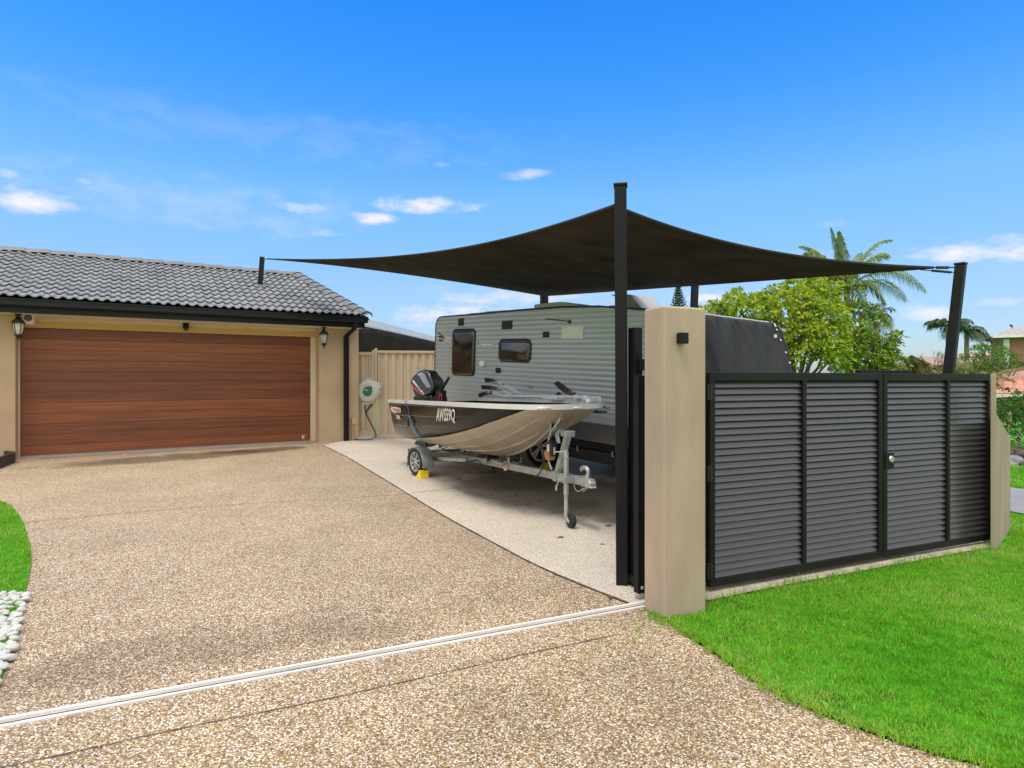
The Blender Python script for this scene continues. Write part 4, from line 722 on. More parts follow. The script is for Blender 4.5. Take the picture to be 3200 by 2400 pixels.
b = MB(); b.tube([(-.03+.012*math.cos(a), -.44, .30+.028*math.sin(a)) for a in [math.pi*(.5-1.6*i/12) for i in range(13)]], .006, 6); b.build('hook', GALV, ts, smooth=60)
# ------------------------------------------------------------------ caravan   local x towards its front (right), y away from the drive, nose down
CO, CA = (.31,9.2,0), R(-48.7)
cvn = thing('caravan', 'grey green ribbed caravan parked behind the boat', 'caravan', CO, (0, R(2.2), CA))
CSID = mat('sage_aluminium', (.45,.485,.47), .34, .2, var=.05, vscale=1.2, coat=.2); CTRIM = mat('caravan_trim', (.03,.03,.03), .4, var=.2); CWH = mat('cream_plastic', (.88,.85,.70), .45, var=.04); CGREY = mat('roof_grey_plastic', (.66,.62,.54), .6, var=.1)
OUT = [(-2.70,.50),(-2.70,2.215),(-2.685,2.285),(-2.645,2.345),(-2.585,2.380),(-2.52,2.388),(-1.2,2.405),(-.48,2.42),(.5,2.425),(1.23,2.40),(1.54,2.365),(1.97,2.325),(2.40,2.262),(2.54,2.225),(2.58,2.14),(2.77,1.58),(3.02,.52)]
def xr(z):
    L_, R_ = -2.70, 3.0
    pl = OUT[:9]; 
    for (xa, za), (xb, zb) in zip(pl, pl[1:]):
        if za <= z <= zb and zb > za: L_ = xa+(xb-xa)*(z-za)/(zb-za)
    pr = OUT[8:]
    for (xa, za), (xb, zb) in zip(pr, pr[1:]):
        if zb <= z <= za and za > zb: R_ = xa+(xb-xa)*(z-za)/(zb-za)
    return L_, R_
b = MB(); b.prism([(x_, z_) for x_, z_ in OUT if z_ > .6]+[(2.96,.80),(-2.70,.80)], 'y', .012, 2.25); b.build('body', CSID, cvn)
b = MB(); z = .80; rows = []; PT = .0727; zt = 2.422; k = 0; z0 = .80-(.80-.7) ; zz = .80
prof = [(0,.006),(.004,0),(.030,-.0035),(.058,0),(.0635,.007)]
i = 0
while zz < zt:
    for dz, y_ in prof:
        q = zz+dz
        if q < zt: rows.append((q, y_))
    zz += PT
vs = []
for q, y_ in rows:
    l_, r_ = xr(q); vs += [(l_, y_, q), (r_, y_, q)]
b.add(vs, [(2*i, 2*i+1, 2*i+3, 2*i+2) for i in range(len(rows)-1)]); b.build('ribbed_side', CSID, cvn)
b = MB(); P_ = OUT[1:16]; b.tube([(x_, .004, z_+.004) for x_, z_ in P_], .014, 8); b.tube([(x_, 2.24, z_+.004) for x_, z_ in P_], .014, 8); b.tube([(-2.70,.004,.55),(-2.70,.004,2.22)], .014, 8); b.build('edge_trim', CTRIM, cvn, smooth=60)
# checker plate
def checker():
    m = bpy.data.materials.new('checker_plate'); m.use_nodes = True; n, l = nt(m); bs = n['Principled BSDF']; tc = n.new('ShaderNodeTexCoord'); s = n.new('ShaderNodeSeparateXYZ'); l.new(tc.outputs['Object'], s.inputs[0]); S = 44.
    a = mth(n, l, 'MULTIPLY', mth(n, l, 'ADD', s.outputs[0], s.outputs[2]), S*.7071); c = mth(n, l, 'MULTIPLY', mth(n, l, 'SUBTRACT', s.outputs[0], s.outputs[2]), S*.7071)
    par = mth(n, l, 'MODULO', mth(n, l, 'ABSOLUTE', mth(n, l, 'ADD', mth(n, l, 'FLOOR', a), mth(n, l, 'FLOOR', c))), 2.); fa = mth(n, l, 'SUBTRACT', mth(n, l, 'FRACT', a), .5); fc = mth(n, l, 'SUBTRACT', mth(n, l, 'FRACT', c), .5)
    def el(p, q): return mth(n, l, 'ADD', mth(n, l, 'POWER', mth(n, l, 'MULTIPLY', p, 2.3), 2.), mth(n, l, 'POWER', mth(n, l, 'MULTIPLY', q, 7.), 2.))
    d = mth(n, l, 'ADD', mth(n, l, 'MULTIPLY', el(fa, fc), par), mth(n, l, 'MULTIPLY', el(fc, fa), mth(n, l, 'SUBTRACT', 1., par))); f = sstep(n, l, d, 1.1, .5)
    l.new(mixc(n, l, f, (.20,.20,.205), (.70,.70,.69)), bs.inputs['Base Color']); bs.inputs['Metallic'].default_value = .85; bs.inputs['Roughness'].default_value = .33
    bp = n.new('ShaderNodeBump'); bp.inputs['Strength'].default_value = .8; bp.inputs['Distance'].default_value = .004; l.new(f, bp.inputs['Height']); l.new(bp.outputs[0], bs.inputs['Normal']); return m
CHK = checker()
b = MB(); wx, wz, wr = .06, .33, .43
arc = [(wx+wr*math.cos(R(a)), wz+wr*math.sin(R(a))) for a in range(150, 29, -10)]
b.prism([(-2.69,.555),(wx-.42,.555)]+[(x_, z_) for x_, z_ in arc]+[(wx+.42,.555),(3.01,.53),(2.95,.80),(-2.69,.80)], 'y', -.006, .011); b.build('checker_plate', CHK, cvn)
b = MB(); b.box((.55,.02,.44), (2.97,.10,.545)); b.box((-2.65,.02,.44), (-.45,.10,.55)); b.box((-2.6,.10,.30), (-.5,2.1,.44)); b.box((.60,.25,.24), (2.9,1.9,.44)); b.box((.62,.08,.26), (2.8,.24,.44)); b.build('chassis', mat('chassis_black', (.02,.019,.018), .7, var=.3, vscale=8), cvn, bevel=.006)
b = MB(); b.prism([(.50,.27),(.62,.42),(2.95,.42),(2.95,.25)], 'y', .03, .055); b.build('mud_flap_panel', mat('chassis_panel', (.055,.052,.046), .8, var=.25, vscale=20), cvn)
b = MB(); b.box((-.42,.27,.28),(.52,.30,.80)); b.build('wheel_arch', DRK, cvn)
b = MB()
for x_ in (.92, 1.55, 2.2): b.tube([(x_,.0,.455),(x_,-.012,.44),(x_,-.012,.40),(x_+.02,-.006,.385)], .007, 6)
b.build('tie_hook', CWH, cvn)
wheel(cvn, (.07,.16,.335), .335, .20, 5, side=-1)
wheel(cvn, (.07,2.05,.335), .335, .20, 5, side=1)
# windows
WFR = mat('window_frame_black', (.012,.012,.012), .3, var=.2, coat=.3); PANE = mat('tinted_acrylic', (.030,.022,.017), .06, var=.5, vscale=2.2, coat=.6, spec=.6)
def rrect(x0, z0, x1, z1, r, n_=6):
    P = []
    for cx_, cz_, a0 in ((x1-r,z1-r,0),(x0+r,z1-r,90),(x0+r,z0+r,180),(x1-r,z0+r,270)):
        P += [(cx_+r*math.cos(R(a0+90*i/n_)), cz_+r*math.sin(R(a0+90*i/n_))) for i in range(n_+1)]
    return P
def window(x0, z0, x1, z1, r, cur):
    b = MB(); b.prism(rrect(x0, z0, x1, z1, r), 'y', -.016, .004); fr = b.build('window', WFR, cvn, bevel=.005)
    b = MB(); P = rrect(x0+.022, z0+.022, x1-.022, z1-.05, r*.8); k = len(P); cx_, cz_ = (x0+x1)/2, (z0+z1)/2
    vs = []
    for sc_, y_ in ((1,-.0165),(.96,-.026),(.90,-.031)): vs += [(cx_+(p[0]-cx_)*(1-(1-sc_)*1.2), y_, cz_+(p[1]-cz_)*sc_) for p in P]
    b.add(vs, [(i, (i+1) % k, k+(i+1) % k, k+i) for i in range(k)]+[(k+i, k+(i+1) % k, 2*k+(i+1) % k, 2*k+i) for i in range(k)]+[tuple(range(2*k, 3*k))]); b.build('pane', PANE, fr, smooth=60)
    b = MB(); b.box((x0+.06,-.020,z1-.048), (x1-.06,-.0165,z1-.04)); b.build('top_rail', mat('window_rail', (.10,.10,.10), .4, var=.1), fr)
window(-2.15, 1.34, -1.48, 2.163, .09, 1); window(-.86, 1.604, -.085, 1.976, .10, 0)
def vent(name, x0, z0, x1, z1, m, nsl, vert, d=.018, fr=None):
    b = MB(); b.box((x0,-d*.6,z0), (x1,.004,z1)); o = b.build(name, fr or m, cvn, bevel=.006); b = MB()
    for i in range(nsl):
        if vert: a = x0+.012+(x1-x0-.024)*i/nsl; b.box((a,-d,z0+.012), (a+(x1-x0-.024)/nsl*.72,-d*.6-.0005,z1-.012))
        else: a = z0+.015+(z1-z0-.03)*i/nsl; b.box((x0+.02,-d,a), (x1-.05,-d*.6-.0005,a+(z1-z0-.03)/nsl*.6))
    b.build('louvres', m, o, bevel=.002); return o
VB = mat('black_vent', (.018,.018,.018), .45, var=.1)
vent('twin_vent', -1.99, 2.215, -1.83, 2.345, VB, 2, True); vent('square_vent', -.80, 2.13, -.545, 2.268, VB, 3, True); vent('small_vent', .155, 1.988, .292, 2.078, VB, 2, True); vent('fridge_vent', .55, 1.965, .97, 2.14, CWH, 6, False); vent('lower_vent', .475, 1.035, .93, 1.125, CWH, 3, False)
vent('hatch_socket', -.93, 1.423, -.80, 1.51, VB, 2, True)
b = MB(); b.box((-1.325,-.045,1.52), (-1.19,.004,1.612)); b.build('power_inlet', CWH, cvn, bevel=.016, seg=3)
b = MB(); b.box((-.133,-.014,1.218), (-.052,.004,1.252)); b.build('marker_light', mat('old_brass_lamp', (.30,.24,.08), .4, var=.1), cvn, bevel=.004)
b = MB(); b.tube([(.22,-.012,2.263),(.45,-.014,2.243),(.68,-.012,2.215)], .007, 6); b.lathe([(0,-.02),(.025,-.018),(.03,0)], (.70,0,2.21), (0,1,0), 14); b.build('stay_arm', CTRIM, cvn)
b = MB(); b.lathe([(0,-.008),(.012,-.006),(.014,0)], (-1.41,0,1.92), (0,1,0), 12); b.build('vent_plug', CTRIM, cvn)
b = MB(); b.box((-1.32,-.007,1.875), (-1.02,.0,1.893)); b.build('label_strip', WDEC, cvn)
# torn-stripe graphics
def camo():
    m = bpy.data.materials.new('stripe_graphic'); m.use_nodes = True; n, l = nt(m); bs = n['Principled BSDF']; tc = n.new('ShaderNodeTexCoord'); mp = n.new('ShaderNodeMapping'); mp.inputs['Scale'].default_value = (9, 1, 16); l.new(tc.outputs['Object'], mp.inputs[0])
    g_ = noise(n, l, mp.outputs[0], 1.0, 3, .6); v = n.new('ShaderNodeAttribute'); v.attribute_name = 'fade'
    f = mth(n, l, 'ADD', mth(n, l, 'MULTIPLY', v.outputs['Fac'], 1.25), mth(n, l, 'MULTIPLY_ADD', g_, 1.1, -.55)); r = ramp(n, [(.30, (.018,.016,.015)), (.44, (.12,.11,.105)), (.52, (.03,.03,.03)), (.60, (.50,.48,.46)), (.78, (.62,.60,.58))]); l.new(f, r.inputs[0]); l.new(r.outputs[0], bs.inputs['Base Color']); bs.inputs['Roughness'].default_value = .35; return m
CAMO = camo()
def swoosh(top, bot):                                   # two edge polylines, left to right; printed pattern changes from dark to pale along it
    b = MB(); N = 40; vs = []
    for i in range(N+1): a, c = interp(top, i/N), interp(bot, i/N); vs += [(a[0],-.0062,a[1]), (c[0],-.0062,c[1])]
    b.add(vs, [(2*i, 2*i+2, 2*i+3, 2*i+1) for i in range(N)]); o = b.build('stripe_graphic', CAMO, cvn); at = o.data.attributes.new('fade', 'FLOAT', 'POINT'); at.data.foreach_set('value', [i/N for i in range(N+1) for _ in (0,1)])
swoosh([(-1.225,1.328),(-1.0,1.322),(-.75,1.265),(-.45,1.19),(-.16,1.075)], [(-1.19,1.25),(-1.02,1.262),(-.80,1.222),(-.50,1.15),(-.16,1.068)])
swoosh([(-1.31,1.201),(-1.05,1.207),(-.80,1.18),(-.55,1.12),(-.40,1.06)], [(-1.27,1.13),(-1.05,1.14),(-.80,1.12),(-.58,1.075),(-.40,1.05)])
swoosh([(-1.387,1.05),(-1.2,1.10),(-1.0,1.125),(-.8,1.10),(-.6,1.03)], [(-1.33,.985),(-1.2,1.03),(-1.0,1.06),(-.8,1.05),(-.6,1.01)])
swoosh([(.50,1.357),(.66,1.28),(.82,1.215),(1.05,1.15),(1.25,1.105),(1.42,1.075)], [(.409,1.313),(.56,1.222),(.74,1.15),(1.0,1.095),(1.22,1.07),(1.42,1.068)])
swoosh([(.526,1.198),(.62,1.16),(.73,1.113)], [(.449,1.145),(.55,1.11),(.70,1.10)])
swoosh([(1.15,1.07),(1.35,1.06),(1.62,1.03),(1.9,.98)], [(1.15,1.045),(1.35,1.03),(1.62,1.01),(1.9,.975)])
swoosh([(1.10,.985),(1.35,.99),(1.6,1.0),(1.85,1.01)], [(1.10,.945),(1.35,.955),(1.6,.98),(1.85,1.005)])
swoosh([(-2.62,2.12),(-2.45,2.06),(-2.25,2.035)], [(-2.60,2.085),(-2.45,2.035),(-2.25,2.028)])
swoosh([(-2.60,2.05),(-2.4,2.025),(-2.15,2.01)], [(-2.585,2.02),(-2.4,1.99),(-2.15,1.985)])
swoosh([(-2.58,1.985),(-2.4,1.975),(-2.2,1.965)], [(-2.56,1.945),(-2.4,1.945),(-2.2,1.95)])
# roof gear
b = MB(); b.box((-.42,.25,2.425), (.87,1.15,2.452)); b.prism([(-.40,2.452),(-.40,2.535),(-.20,2.545),(.20,2.55),(.84,2.452)], 'y', .32, 1.08); b.box((-.73,.18,2.424),(-.42,.24,2.455)); b.box((-.42,.16,2.428),(.30,.20,2.462)); b.build('air_conditioner', CGREY, cvn, bevel=.02, seg=3)
b = MB(); b.box((-1.87,.15,2.432), (-1.30,.9,2.444)); b.box((-1.50,.2,2.450), (-.95,1.0,2.462)); b.bar((-1.75,.2,2.40),(-1.55,.2,2.44),.05,.03); b.bar((-1.25,.25,2.41),(-1.0,.25,2.455),.05,.03); b.build('solar_panel_bracket', CGREY, cvn, bevel=.006)
b = MB(); b.prism([(1.20,2.585),(1.23,2.59),(1.36,2.555),(1.40,2.575),(1.50,2.575),(1.54,2.555),(1.73,2.385),(1.72,2.36),(1.40,2.385),(1.38,2.53)], 'y', .28, .85); b.build('roof_hatch', mat('hatch_grey', (.34,.32,.29), .6, var=.1), cvn, bevel=.012)
b = MB(); b.box((1.22,.22,2.39),(1.42,.7,2.432)); b.build('roof_vent', CGREY, cvn, bevel=.01)
# fabric front cover
CF = mat('charcoal_cover_fabric', (.035,.034,.036), .85, var=.18, vscale=1.6, bump=.12, bscale=260, spec=.3)
def fold(x, z): return .010*math.sin(9*x+5.5*z+1.5*math.sin(3*z))+.006*math.sin(23*x+11*z+2*math.sin(5*x))*max(0, min(1, (z-1.0)*1.2))+.004*math.sin(41*x-7*z)
prof_ = [(2.36,2.285),(2.50,2.262),(2.575,2.245),(2.61,2.20),(2.645,2.09),(2.72,1.86),(2.80,1.62),(2.93,1.22),(3.06,.80)]
def front(u, v):                                  # u across the nose, v from the roof edge down
    x_, z_ = interp(prof_, v); y_ = lerp(-.03, 2.28, u); w_ = min(1, v*4); k = .5+.5*math.cos(2*math.pi*u) 
    f_ = .024*math.sin(17*u+7*v+1.6*math.sin(5*v+2*u))+.014*math.sin(39*u+9*v+2*math.sin(7*u))+.006*math.sin(71*u-13*v)
    return (x_+.045+f_*w_*(.35+.65*math.sin(math.pi*v)), y_, z_+.012)
b = MB(); b.grid(front, 110, 50)
b.grid(lambda u, v: (lambda p, q: (lerp(p[0], 2.2, u), -.03-.004*math.sin(9*v), lerp(p[2], p[2]+.02, u)))(front(0, v), 0), 8, 50)
b.grid(lambda u, v: (lambda p: (lerp(p[0], 2.2, u), 2.28, p[2]))(front(1, v)), 4, 50); cov_ = b.build('front_cover', CF, cvn, smooth=60)
b = MB(); b.tube([front(1, i/40) for i in range(41)], .014, 6); b.tube([front(0, i/40) for i in range(41)], .014, 6); b.build('edge_binding', CTRIM, cov_, smooth=60)
b = MB(); b.tube([(lambda p: (p[0]-.03, p[1], p[2]+.008))(front(i/40, .12)) for i in range(41)], .011, 6); b.build('top_piping', mat('pale_piping', (.62,.62,.62), .4, var=.05), cov_, smooth=60)
b = MB()
for v_ in (.30,.36,.44,.55,.64,.72): b.lathe([(.016,0),(.011,.008),(0,.009)], Vector(front(.975, v_))+Vector((.006,0,0)), (.9,0,.38), 10)
b.build('press_stud', WDEC, cov_)
p_ = Vector(front(.93, .52)); b = MB(); b.box(p_+Vector((.004,-.05,-.022)), p_+Vector((.02,.04,.022))); b.build('maker_tag', CWH, cov_, bevel=.003); b = MB(); b.box(p_+Vector((.004,-.09,-.024)), p_+Vector((.021,-.051,.024))); b.build('tag_end', DRK, cov_, bevel=.003)
# drawbar, jockey stand under the nose keep it standing
b = MB(); b.bar((2.6,.6,.42),(4.3,1.12,.46), .06,.10); b.bar((2.6,1.7,.42),(4.3,1.18,.46), .06,.10); b.tube([(4.0,1.15,.62),(4.0,1.15,.22)], .03, 12); b.build('drawbar', GALV, cvn)
cx_ = math.cos(CA); sx_ = math.sin(CA)
chock((CO[0]+.10*cx_-.08*sx_, CO[1]+.10*sx_+.08*cx_, .004), CA, 'yellow wheel chock against the caravan wheel in shade')
# ------------------------------------------------------------------ beyond the fence: trees, palms, houses, garden bed
def P3(px, py, Y): return Vector(((px-1600)/1881*Y, Y, 1.4-(py-1176)/1881*Y))
def frames(n):
    d = RNG.normal(size=(n, 3)); d /= np.linalg.norm(d, axis=1)[:, None]; return d
def leaf_quads(base, dirs, size, wid, droop):
    n = len(base); d = dirs.copy(); d[:, 2] -= droop; d /= np.linalg.norm(d, axis=1)[:, None]+1e-9
    r = frames(n); s = np.cross(d, r); s /= np.linalg.norm(s, axis=1)[:, None]+1e-9; nn = np.cross(s, d)
    L = (size*RNG.uniform(.7, 1.25, n))[:, None]; W = (wid*RNG.uniform(.7, 1.25, n))[:, None]
    V = np.zeros((n, 4, 3)); V[:, 0] = base; V[:, 1] = base+d*L*.45+s*W*.5-nn*W*.12; V[:, 2] = base+d*L; V[:, 3] = base+d*L*.45-s*W*.5-nn*W*.12
    return V
def crown_mesh(name, blobs, per, size, wid, m, parent, droop=.5, compound=7, rach=.22, flat=1., shell=.35):
    Vs = []
    for (c, r) in blobs:
        k = max(4, int(per*r*r)); d = frames(k); d[:, 2] = np.where(d[:, 2] < -.35, -d[:, 2], d[:, 2]); rad = r*(shell+(1-shell)*RNG.uniform(0, 1, k)**.5)*(1+.18*np.sin(7*d[:, 0]+c[0]*3)*np.cos(6*d[:, 1]+c[2]*2)); B = np.array(c)[None]+d*rad[:, None]*np.array([1, 1, flat])
        out = d*.7+frames(k)*.8; out[:, 2] += .1; out /= np.linalg.norm(out, axis=1)[:, None]
        for j in range(compound):
            t = (j+1)/compound; p = B+out*(rach*t)+np.array([0, 0, -1])*rach*.55*t*t
            sd = frames(k); sd -= out*np.sum(sd*out, 1)[:, None]; sd /= np.linalg.norm(sd, axis=1)[:, None]+1e-9
            dd = sd*(.9 if j < compound-1 else .1)+out*.5; Vs.append(leaf_quads(p, dd, size*(1-.25*t), wid, droop))
    V = np.concatenate(Vs); n = len(V); return npmesh(name, V.reshape(-1, 3), [np.arange(n*4).reshape(n, 4)], m, parent)
BARK2 = mat('tree_bark', (.15,.11,.075), .9, var=.35, vscale=14, bump=.5, bscale=50)
def limbs(b, base, blobs, r0, split=.35):
    base = Vector(base); hub = base.lerp(sum((Vector(c) for c, _ in blobs), Vector())/len(blobs), split); b.tube([base, base.lerp(hub, .5)+Vector((.04,.02,0)), hub], [r0, r0*.85, r0*.75], 8)
    for c, r in blobs:
        c = Vector(c); mid = hub.lerp(c, .5)+Vector((random.uniform(-.1,.1), random.uniform(-.1,.1), -.05)); b.tube([hub, mid, c], [r0*.5, r0*.3, r0*.12], 6)
        for _ in range(5):
            e = c+Vector((random.uniform(-1,1), random.uniform(-1,1), random.uniform(-.5,.9)))*r*.85; b.tube([c.lerp(mid, .3), c.lerp(e, .5)+Vector((0,0,.03)), e], [r0*.14, r0*.09, r0*.04], 5)
YG = leafmat('lime_leaf', [(.08,.17,.012),(.22,.36,.018),(.42,.52,.03),(.62,.62,.06),(.16,.28,.015),(.50,.56,.04)], .45, .55)
DG = leafmat('dark_leaf', [(.03,.075,.010),(.055,.12,.012),(.10,.19,.018),(.16,.24,.03)], .45, .35)
t = thing('lime_tree', 'bushy lime green tree behind the caravan nose', 'tree', (0,0,0)); tr = []
for px, py, rp, dY in ((2215,985,30,.3),(2255,975,34,0),(2300,950,42,.3),(2345,975,46,-.2),(2395,935,38,.4),(2420,985,55,-.3),(2470,910,34,.4),(2490,960,60,0),(2545,895,38,.5),(2575,940,55,.1),(2560,1010,62,-.4),(2500,1050,50,-.5),(2600,990,42,.3),(2540,1095,55,-.5),(2470,1110,40,-.3),(2600,1120,40,-.5),(2590,1060,50,-.1),(2440,1040,40,-.2),(2350,1030,40,.2),(2270,1020,40,.2)):
    tr.append((tuple(P3(px, py, 13+dY)), rp/1881*13*1.05))
crown_mesh('crown', tr, 440, .125, .060, YG, t, droop=.55, compound=9, rach=.24)
b = MB(); limbs(b, P3(2520, 1375, 13), tr, .09, .4); b.build('trunk', BARK2, t, smooth=60)
t = thing('green_tree', 'looser dark and lime green tree right of the lime tree, below the palm', 'tree', (0,0,0)); tr = []
for px, py, rp, dY in ((2690,975,34,.5),(2740,1010,30,.4),(2650,1040,44,0),(2700,1060,36,-.3),(2660,1100,44,-.3),(2730,1100,40,0),(2640,1140,40,-.4),(2710,1145,44,-.2),(2770,1080,30,.2),(2800,1060,22,.3),(2780,1125,34,0),(2765,1150,30,-.2),(2660,900,20,.8),(2640,955,24,.8)):
    tr.append((tuple(P3(px, py, 14+dY)), rp/1881*14))
crown_mesh('crown', tr, 520, .12, .060, leafmat('mixed_leaf', [(.06,.14,.012),(.13,.25,.018),(.30,.40,.03),(.08,.17,.014),(.42,.46,.04)], .45, .4), t, droop=.5, compound=8, rach=.2)
b = MB(); limbs(b, P3(2670, 1370, 14), tr, .10, .35); b.build('trunk', BARK2, t, smooth=60)
def palm(name, label, group, base, crown, fronds, leaf, lm, rt, drop=.5, nl=34, wl=.028):
    t = thing(name, label, 'palm', tuple(base), 0, group); crown = Vector(crown)-Vector(base); b = MB(); b.tube([(0,0,0), crown*.5+Vector((.03,0,0)), crown], [rt*1.25, rt, rt*.8], 10); b.tube([crown-Vector((0,0,.05)), crown+Vector((0,0,.35*leaf))], [rt*.9, rt*.5], 8); b.build('trunk', mat('palm_trunk', (.23,.20,.15), .85, var=.25, vscale=10, stretch=(1,1,6), bump=.4), t, smooth=60)
    Vs, Fs, off = [], [], 0; rb = MB()
    for tip, lift in fronds:
        tip = Vector(tip)-Vector(base); ctrl = crown.lerp(tip, .5)+Vector((0,0,lift)); N = 26; C_ = [bez(crown, ctrl, tip, i/N) for i in range(N+1)]; rb.tube(C_, [.018*(1-.8*i/N)+.003 for i in range(N+1)], 5)
        for i in range(nl):
            u = .14+.86*i/(nl-1); p = bez(crown, ctrl, tip, u); d = (bez(crown, ctrl, tip, min(1, u+.02))-bez(crown, ctrl, tip, u-.02)).normalized(); up = Vector((0,0,1)); s_ = d.cross(up)
            if s_.length < .1: s_ = Vector((1,0,0))
            s_.normalize(); L = leaf*(.6 if tip.z > crown.z+.9 else 1.)*(math.sin(math.pi*min(1, .18+.8*u))**.7)*random.uniform(.85, 1.1)
            for sg in (-1, 1):
                e = (s_*sg*(1-.35*u)+d*(.55+.5*u)+up*random.uniform(.0,.25)).normalized(); q1 = p+e*L*.5; q2 = p+e*L*.95-up*L*drop*random.uniform(.7,1.2); w_ = d*wl*.5
                Vs += [p-w_*.6, p+w_*.6, q1+w_, q1-w_, q2]; Fs += [(off, off+1, off+2, off+3), (off+3, off+2, off+4)]; off += 5
    m_ = MB(); m_.add(Vs, Fs); m_.build('fronds', lm, t); rb.build('frond_stem', mat('frond_stem', (.14,.17,.05), .7, var=.2), t, smooth=60); return t
PG = leafmat('palm_leaf', [(.07,.13,.02),(.13,.21,.035),(.22,.29,.05),(.34,.34,.09)], .4, .35); PG2 = leafmat('grey_palm_leaf', [(.06,.10,.06),(.09,.13,.075),(.12,.15,.08)], .5, .25)
Yp = 16.; F = lambda px, py, lift, dy=0: (tuple(P3(px, py, Yp+dy)), lift)
palm('tall_palm', 'tall palm with ragged arching fronds above the lime tree, its spear pointing up', None, P3(2648,1360,16), P3(2646,905,16), [F(2597,712,.1),F(2622,725,.2,-.3),F(2500,770,.5,.2),F(2520,790,.35,-.4),F(2788,752,.75,.2),F(2770,800,.5,-.3),F(2892,910,1.0,.1),F(2830,938,.7,.6),F(2765,945,.6,-.3),F(2700,945,.35,.8),F(2548,915,.5,.3),F(2560,945,.35,-.4),F(2520,880,.5,.6),F(2600,935,.3,-.8),F(2690,790,.3,.8),F(2640,840,.2,-1.2)], .55, PG, .085, .55, 42, .038)
t = thing('seed_strands', 'hanging orange palm seed strands under the tall palm', 'palm seeds', tuple(P3(2685,1040,15.2))); b = MB()
for i in range(40):
    x_ = random.uniform(-.25,.25); y_ = random.uniform(-.2,.2); b.tube([(x_*.3,y_*.3,.12),(x_*.8,y_*.8,0),(x_,y_,-random.uniform(.35,.7))], .008, 4)
b.build('strands', mat('seed_orange', (.46,.24,.08), .8, var=.3, vscale=20), t)
Yp = 24.; palm('grey_palm', 'greyish feathery palm behind the green tree', None, P3(2730,1400,24), P3(2735,1010,24), [F(2700,955,.3),F(2750,950,.35,.3),F(2785,970,.5),F(2795,1050,.9),F(2780,1010,.6,-.4),F(2690,1000,.5,.3),F(2720,1060,.4,-.3),F(2770,1075,.7,.5),F(2670,980,.4,-.5)], .5, PG2, .10, .5, 30, .03)
for (px, py, lab) in ((2962,1030,'dark palm far behind the leaning sail post, left of the pair'), (3020,1035,'dark palm far behind, right of the leaning sail post')):
    Yp = 42.; fr = []
    for k in range(13):
        a = 2*math.pi*k/13+.2; R_ = random.uniform(1.1,1.5); c = P3(px, py, 42); fr.append(((c.x+R_*math.cos(a), c.y+R_*math.sin(a)*.9, c.z+random.uniform(-.9,.5)), random.uniform(.5,.9)))
    palm('distant_palm', lab, 'dark palms far beyond the road', (P3(px,py,42).x, 42, -1.64), P3(px, py, 42), fr, .75, leafmat('distant_palm_leaf', [(.045,.085,.04),(.07,.12,.055),(.09,.12,.05)], .5, .2) if 'distant_palm_leaf' not in MATS else MATS['distant_palm_leaf'], .16, .75, 26, .07)
OLV = leafmat('olive_palm_leaf', [(.07,.085,.02),(.12,.13,.03),(.19,.17,.05),(.10,.11,.025),(.25,.19,.07)], .5, .3)
def cane(px, py, Y, h, n_, lab, grp, spread=1.):
    c = P3(px, py, Y); z0 = tz(c.x, Y); t = thing('cane_palm', lab, 'palm', (c.x, Y, z0), 0, grp); H = c.z-z0; b = MB(); rb = MB()
    for k in range(n_):
        a = random.uniform(0, 6.28); r_ = random.uniform(.5, 1.25)*spread; tip = Vector((r_*math.cos(a), r_*math.sin(a), H*random.uniform(.55, 1.0))); cr = Vector((.15*math.cos(a), .15*math.sin(a), H*random.uniform(.3,.6))); ct = cr.lerp(tip, .4)+Vector((0,0,.5*spread)); rb.tube([Vector((0,0,0)), cr]+[bez(cr, ct, tip, i/8) for i in range(1, 9)], .018, 5)
        for i in range(20):
            u = .1+.9*i/19; p = bez(cr, ct, tip, u); d = (bez(cr, ct, tip, min(1,u+.03))-p); d = d.normalized() if d.length > 1e-6 else Vector((0,0,-1)); s_ = d.cross(Vector((0,0,1))); s_ = s_.normalized() if s_.length > .05 else Vector((1,0,0)); L = .42*spread*math.sin(math.pi*min(1,.2+.75*u))
            for sg in (-1,1):
                e = (s_*sg+d*.6+Vector((0,0,.1))).normalized(); q = p+e*L*.55; b.add([p, q+d*.03, p+e*L-Vector((0,0,L*.45)), q-d*.03], [(0,1,2,3)])
    b.build('fronds', OLV, t); rb.build('stem', mat('cane_stem', (.25,.24,.08), .7, var=.2), t, smooth=60)
for px, py, Y, lab in ((2790,1125,21,'olive cane palm clump beside the green tree'),(2845,1120,22,'olive cane palm clump left of the leaning sail post'),(2905,1105,21,'olive cane palm clump touching the leaning sail post'),(2985,1105,22,'dark olive cane palm clump right of the leaning sail post'),(3030,1150,20,'olive cane palm clump above the right gate corner')): cane(px, py, Y, 0, 26, lab, 'cane palms behind the gate', 1.15)
for px, py, Y, lab in ((3135,1245,19.6,'olive cane palm under the pink roof eave, by the wall end'),(3185,1240,19.8,'olive cane palm under the pink roof at the right edge'),(3235,1245,19.4,'olive cane palm partly outside the right edge')): cane(px, py, Y, 0, 22, lab, 'cane palms by the pink roofed house', .8)
t = thing('flat_topped_tree', 'spreading bright green tree with layered crown before the brick house', 'tree', (0,0,0)); tr = []
for px, py, rp, dY in ((3075,1095,34,0),(3040,1120,30,.5),(3110,1100,34,.5),(3100,1130,34,-.5),(3145,1120,32,0),(3165,1145,28,.3),(3190,1140,20,-.3),(3060,1150,34,-.4),(3020,1150,26,.2),(3120,1155,30,.4)): tr.append((tuple(P3(px, py, 24+dY)), rp/1881*24))
crown_mesh('crown', tr, 330, .10, .055, leafmat('bright_leaf', [(.05,.14,.012),(.09,.22,.018),(.15,.30,.03),(.06,.15,.015)], .5, .35), t, droop=.1, compound=6, rach=.25, flat=.42)
